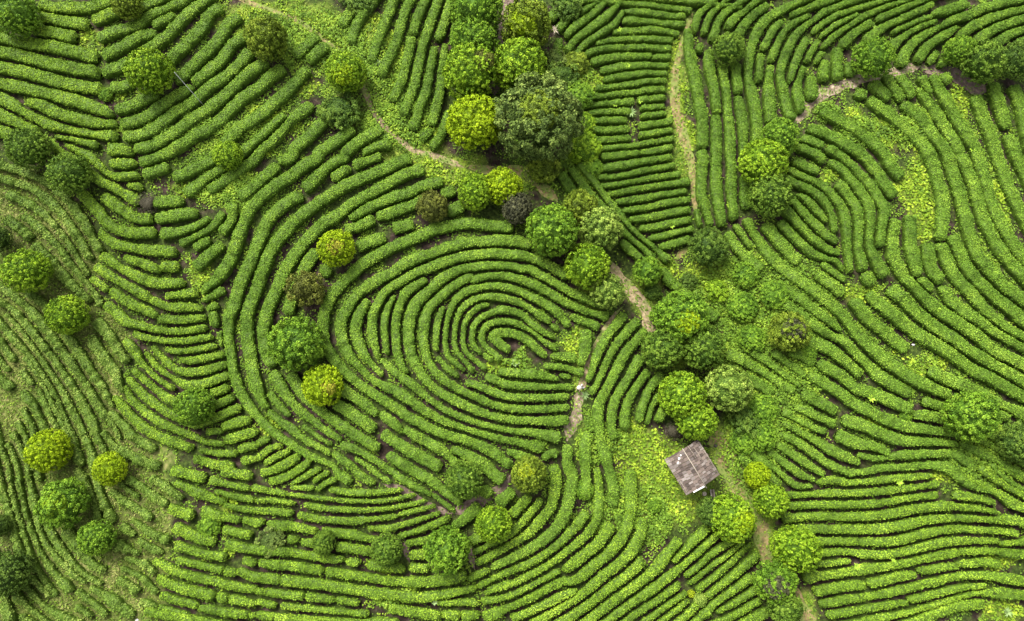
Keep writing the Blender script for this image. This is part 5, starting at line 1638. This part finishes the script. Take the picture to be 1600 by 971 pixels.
for (px, py, lab) in ((98, 858, "crumpled white scrap lying in dry grass below two ball trees"), (214, 969, "crumpled white scrap at the bottom edge of the dry grass"),
                      (1427, 539, "small white scrap above the brightest weed patch on the wide slope")):
    x, y = hit(px, py, 0.05); z = float(ground_z(x, y))
    sb = bmesh.new(); bmesh.ops.create_icosphere(sb, subdivisions=2, radius=0.13)
    for v in sb.verts: v.co = Vector((v.co.x * 1.5, v.co.y * 0.8, v.co.z * 0.4 + 0.06)) * (0.7 + 0.6 * rr.random())
    tag(obj("paper_scrap", bm_mesh("paper_scrap", sb, M_WHITE), loc=(float(x), float(y), z)), lab, "litter", "scraps of white litter")

# ------------------------------------------------------------------ two people on the side path
M_SKIN = plain_mat("skin", (0.36, 0.22, 0.15), (0.42, 0.27, 0.19), 20, 0.55)
M_HAIR = plain_mat("black_hair", (0.012, 0.011, 0.011), (0.03, 0.027, 0.025), 30, 0.5)
def cloth(name, c): return plain_mat(name, tuple(v * 0.85 for v in c), c, 9, 0.85)
def skin_obj(name, verts, edges, radii, mat, parent, root=0, sub=2):
    me = bpy.data.meshes.new(name); me.from_pydata(verts, edges, []); me.materials.append(mat)
    o = obj(name, me, parent)
    sm = o.modifiers.new("skin", 'SKIN'); sm.use_smooth_shade = True
    for i, r in enumerate(radii):
        me.skin_vertices[0].data[i].radius = (r, r) if not isinstance(r, tuple) else r
    me.skin_vertices[0].data[root].use_root = True
    ss = o.modifiers.new("sub", 'SUBSURF'); ss.levels = sub; ss.render_levels = sub
    return o
def person(px, py, facing, label, top, legs, hat, carry):
    x, y = hit(px, py, 1.4); z = float(ground_z(x, y))
    P = thing("person", label, "person", (float(x), float(y), z), facing)
    V, E, R = [], [], []
    def add(p, r, parent=None):
        V.append(p); R.append(r)
        if parent is not None: E.append((parent, len(V) - 1))
        return len(V) - 1
    pel = add((0, 0, 0.90), (0.135, 0.105)); wa = add((0, 0.01, 1.05), (0.125, 0.095), pel); ch = add((0, 0.0, 1.25), (0.155, 0.110), wa)
    nk0 = add((0, -0.01, 1.40), (0.075, 0.065), ch); nk = add((0, -0.005, 1.47), 0.052, nk0)
    jaw = add((0, 0.02, 1.53), (0.062, 0.068), nk); hd = add((0, 0.005, 1.60), (0.078, 0.092), jaw); add((0, 0.0, 1.67), (0.055, 0.065), hd)
    for s in (-1, 1):
        sh = add((s * 0.17, -0.01, 1.36), 0.058, nk0); el = add((s * 0.24, 0.03, 1.10), 0.043, sh); wr = add((s * 0.20, 0.20, 0.95), 0.029, el)
        pa = add((s * 0.19, 0.26, 0.93), (0.034, 0.020), wr)
        for k in range(4):
            f1 = add((s * (0.165 + 0.017 * k), 0.31 + 0.006 * (k in (1, 2)), 0.915), 0.0095, pa)
            add((s * (0.160 + 0.018 * k), 0.34 + 0.008 * (k in (1, 2)), 0.890), 0.008, f1)
        t1 = add((s * 0.145, 0.265, 0.915), 0.011, pa); add((s * 0.135, 0.295, 0.895), 0.009, t1)
        hp = add((s * 0.09, 0, 0.84), 0.088, pel); kn = add((s * 0.10, 0.03 * s + 0.02, 0.47), 0.058, hp); an = add((s * 0.10, 0.05 * s - 0.02, 0.09), 0.038, kn)
        add((s * 0.11, 0.05 * s + 0.13, 0.045), (0.04, 0.03), an)
    skin_obj("body", V, E, R, M_SKIN, P)
    tv = [(0, 0, 0.86), (0, 0.01, 1.05), (0, 0, 1.25), (0, -0.01, 1.39), (-0.17, -0.01, 1.36), (-0.235, 0.028, 1.11), (-0.20, 0.18, 0.965), (0.17, -0.01, 1.36), (0.235, 0.028, 1.11), (0.20, 0.18, 0.965)]
    skin_obj("shirt", tv, [(0, 1), (1, 2), (2, 3), (3, 4), (4, 5), (5, 6), (3, 7), (7, 8), (8, 9)],
             [(0.17, 0.14), (0.155, 0.125), (0.18, 0.135), (0.10, 0.09), 0.082, 0.064, 0.050, 0.082, 0.064, 0.050], top, P)
    lv = [(0, 0, 0.92)]; le = []
    for s in (-1, 1):
        b = len(lv); lv += [(s * 0.09, 0, 0.84), (s * 0.10, 0.03 * s + 0.02, 0.47), (s * 0.10, 0.05 * s - 0.02, 0.12)]; le += [(0, b), (b, b + 1), (b + 1, b + 2)]
    skin_obj("trousers", lv, le, [(0.155, 0.125), 0.105, 0.078, 0.060, 0.105, 0.078, 0.060], legs, P)
    for s in (-1, 1):
        sb = bmesh.new(); bmesh.ops.create_uvsphere(sb, u_segments=12, v_segments=8, radius=1.0)
        for v in sb.verts: v.co = Vector((v.co.x * 0.052 + s * 0.105, v.co.y * 0.125 + 0.05 * s + 0.05, max(v.co.z * 0.05 + 0.035, 0.0)))
        obj("shoe", bm_mesh("shoe", sb, M_HAIR, True), P)
    hb = bmesh.new(); bmesh.ops.create_uvsphere(hb, u_segments=16, v_segments=10, radius=1.0)
    for v in hb.verts: v.co = Vector((v.co.x * 0.095, v.co.y * 0.108 - 0.012, v.co.z * 0.095 + 1.63 + (0.035 if v.co.y > 0.3 and v.co.z < 0.2 else 0)))
    obj("hair", bm_mesh("hair", hb, M_HAIR, True), P)
    fb = bmesh.new()
    for s in (-1, 1):
        add_lathe(fb, [(0.009, -0.004), (0.012, 0.0), (0.004, 0.006)], 8, (s * 0.033, 0.092, 1.605))
    obj("eyes", bm_mesh("eyes", fb, M_HAIR), P)
    fb = bmesh.new(); add_tube(fb, [(0, 0.090, 1.60), (0, 0.110, 1.565), (0, 0.094, 1.555)], [0.008, 0.014, 0.010], 6); obj("nose", bm_mesh("nose", fb, M_SKIN, True), P)
    fb = bmesh.new(); add_box(fb, (0, 0.094, 1.532), (0.045, 0.012, 0.010)); obj("mouth", bm_mesh("mouth", fb, plain_mat("lips", (0.30, 0.12, 0.10), (0.36, 0.16, 0.13))), P)
    if hat:
        hb = bmesh.new(); add_lathe(hb, [(0.235, 1.665), (0.24, 1.675), (0.15, 1.70), (0.115, 1.72), (0.105, 1.785), (0.06, 1.81), (0.01, 1.815)], 24)
        H = obj("sun_hat", bm_mesh("sun_hat", hb, cloth("cream_straw", (0.52, 0.45, 0.38)), True), P)
        bb = bmesh.new(); add_lathe(bb, [(0.119, 1.722), (0.121, 1.735), (0.113, 1.757)], 24); obj("hat_band", bm_mesh("hat_band", bb, cloth("pink_band", (0.62, 0.42, 0.38)), True), H)
    return P
person(904.6, 606.3, math.radians(165), "person in pale yellow clothes and a round cream sun hat on the side path",
       cloth("pale_yellow_cotton", (0.48, 0.42, 0.22)), cloth("cream_cotton", (0.46, 0.40, 0.26)), True, False)
person(910.0, 603.8, math.radians(-60), "black-haired person in white clothes beside the one in the sun hat",
       cloth("white_cotton", (0.50, 0.50, 0.50)), cloth("grey_cotton", (0.10, 0.10, 0.11)), False, True)

print('tris', sum(len(o.data.loops) - 2 * len(o.data.polygons) for o in {o.data.name: o for o in SC.objects if o.type == 'MESH'}.values()))
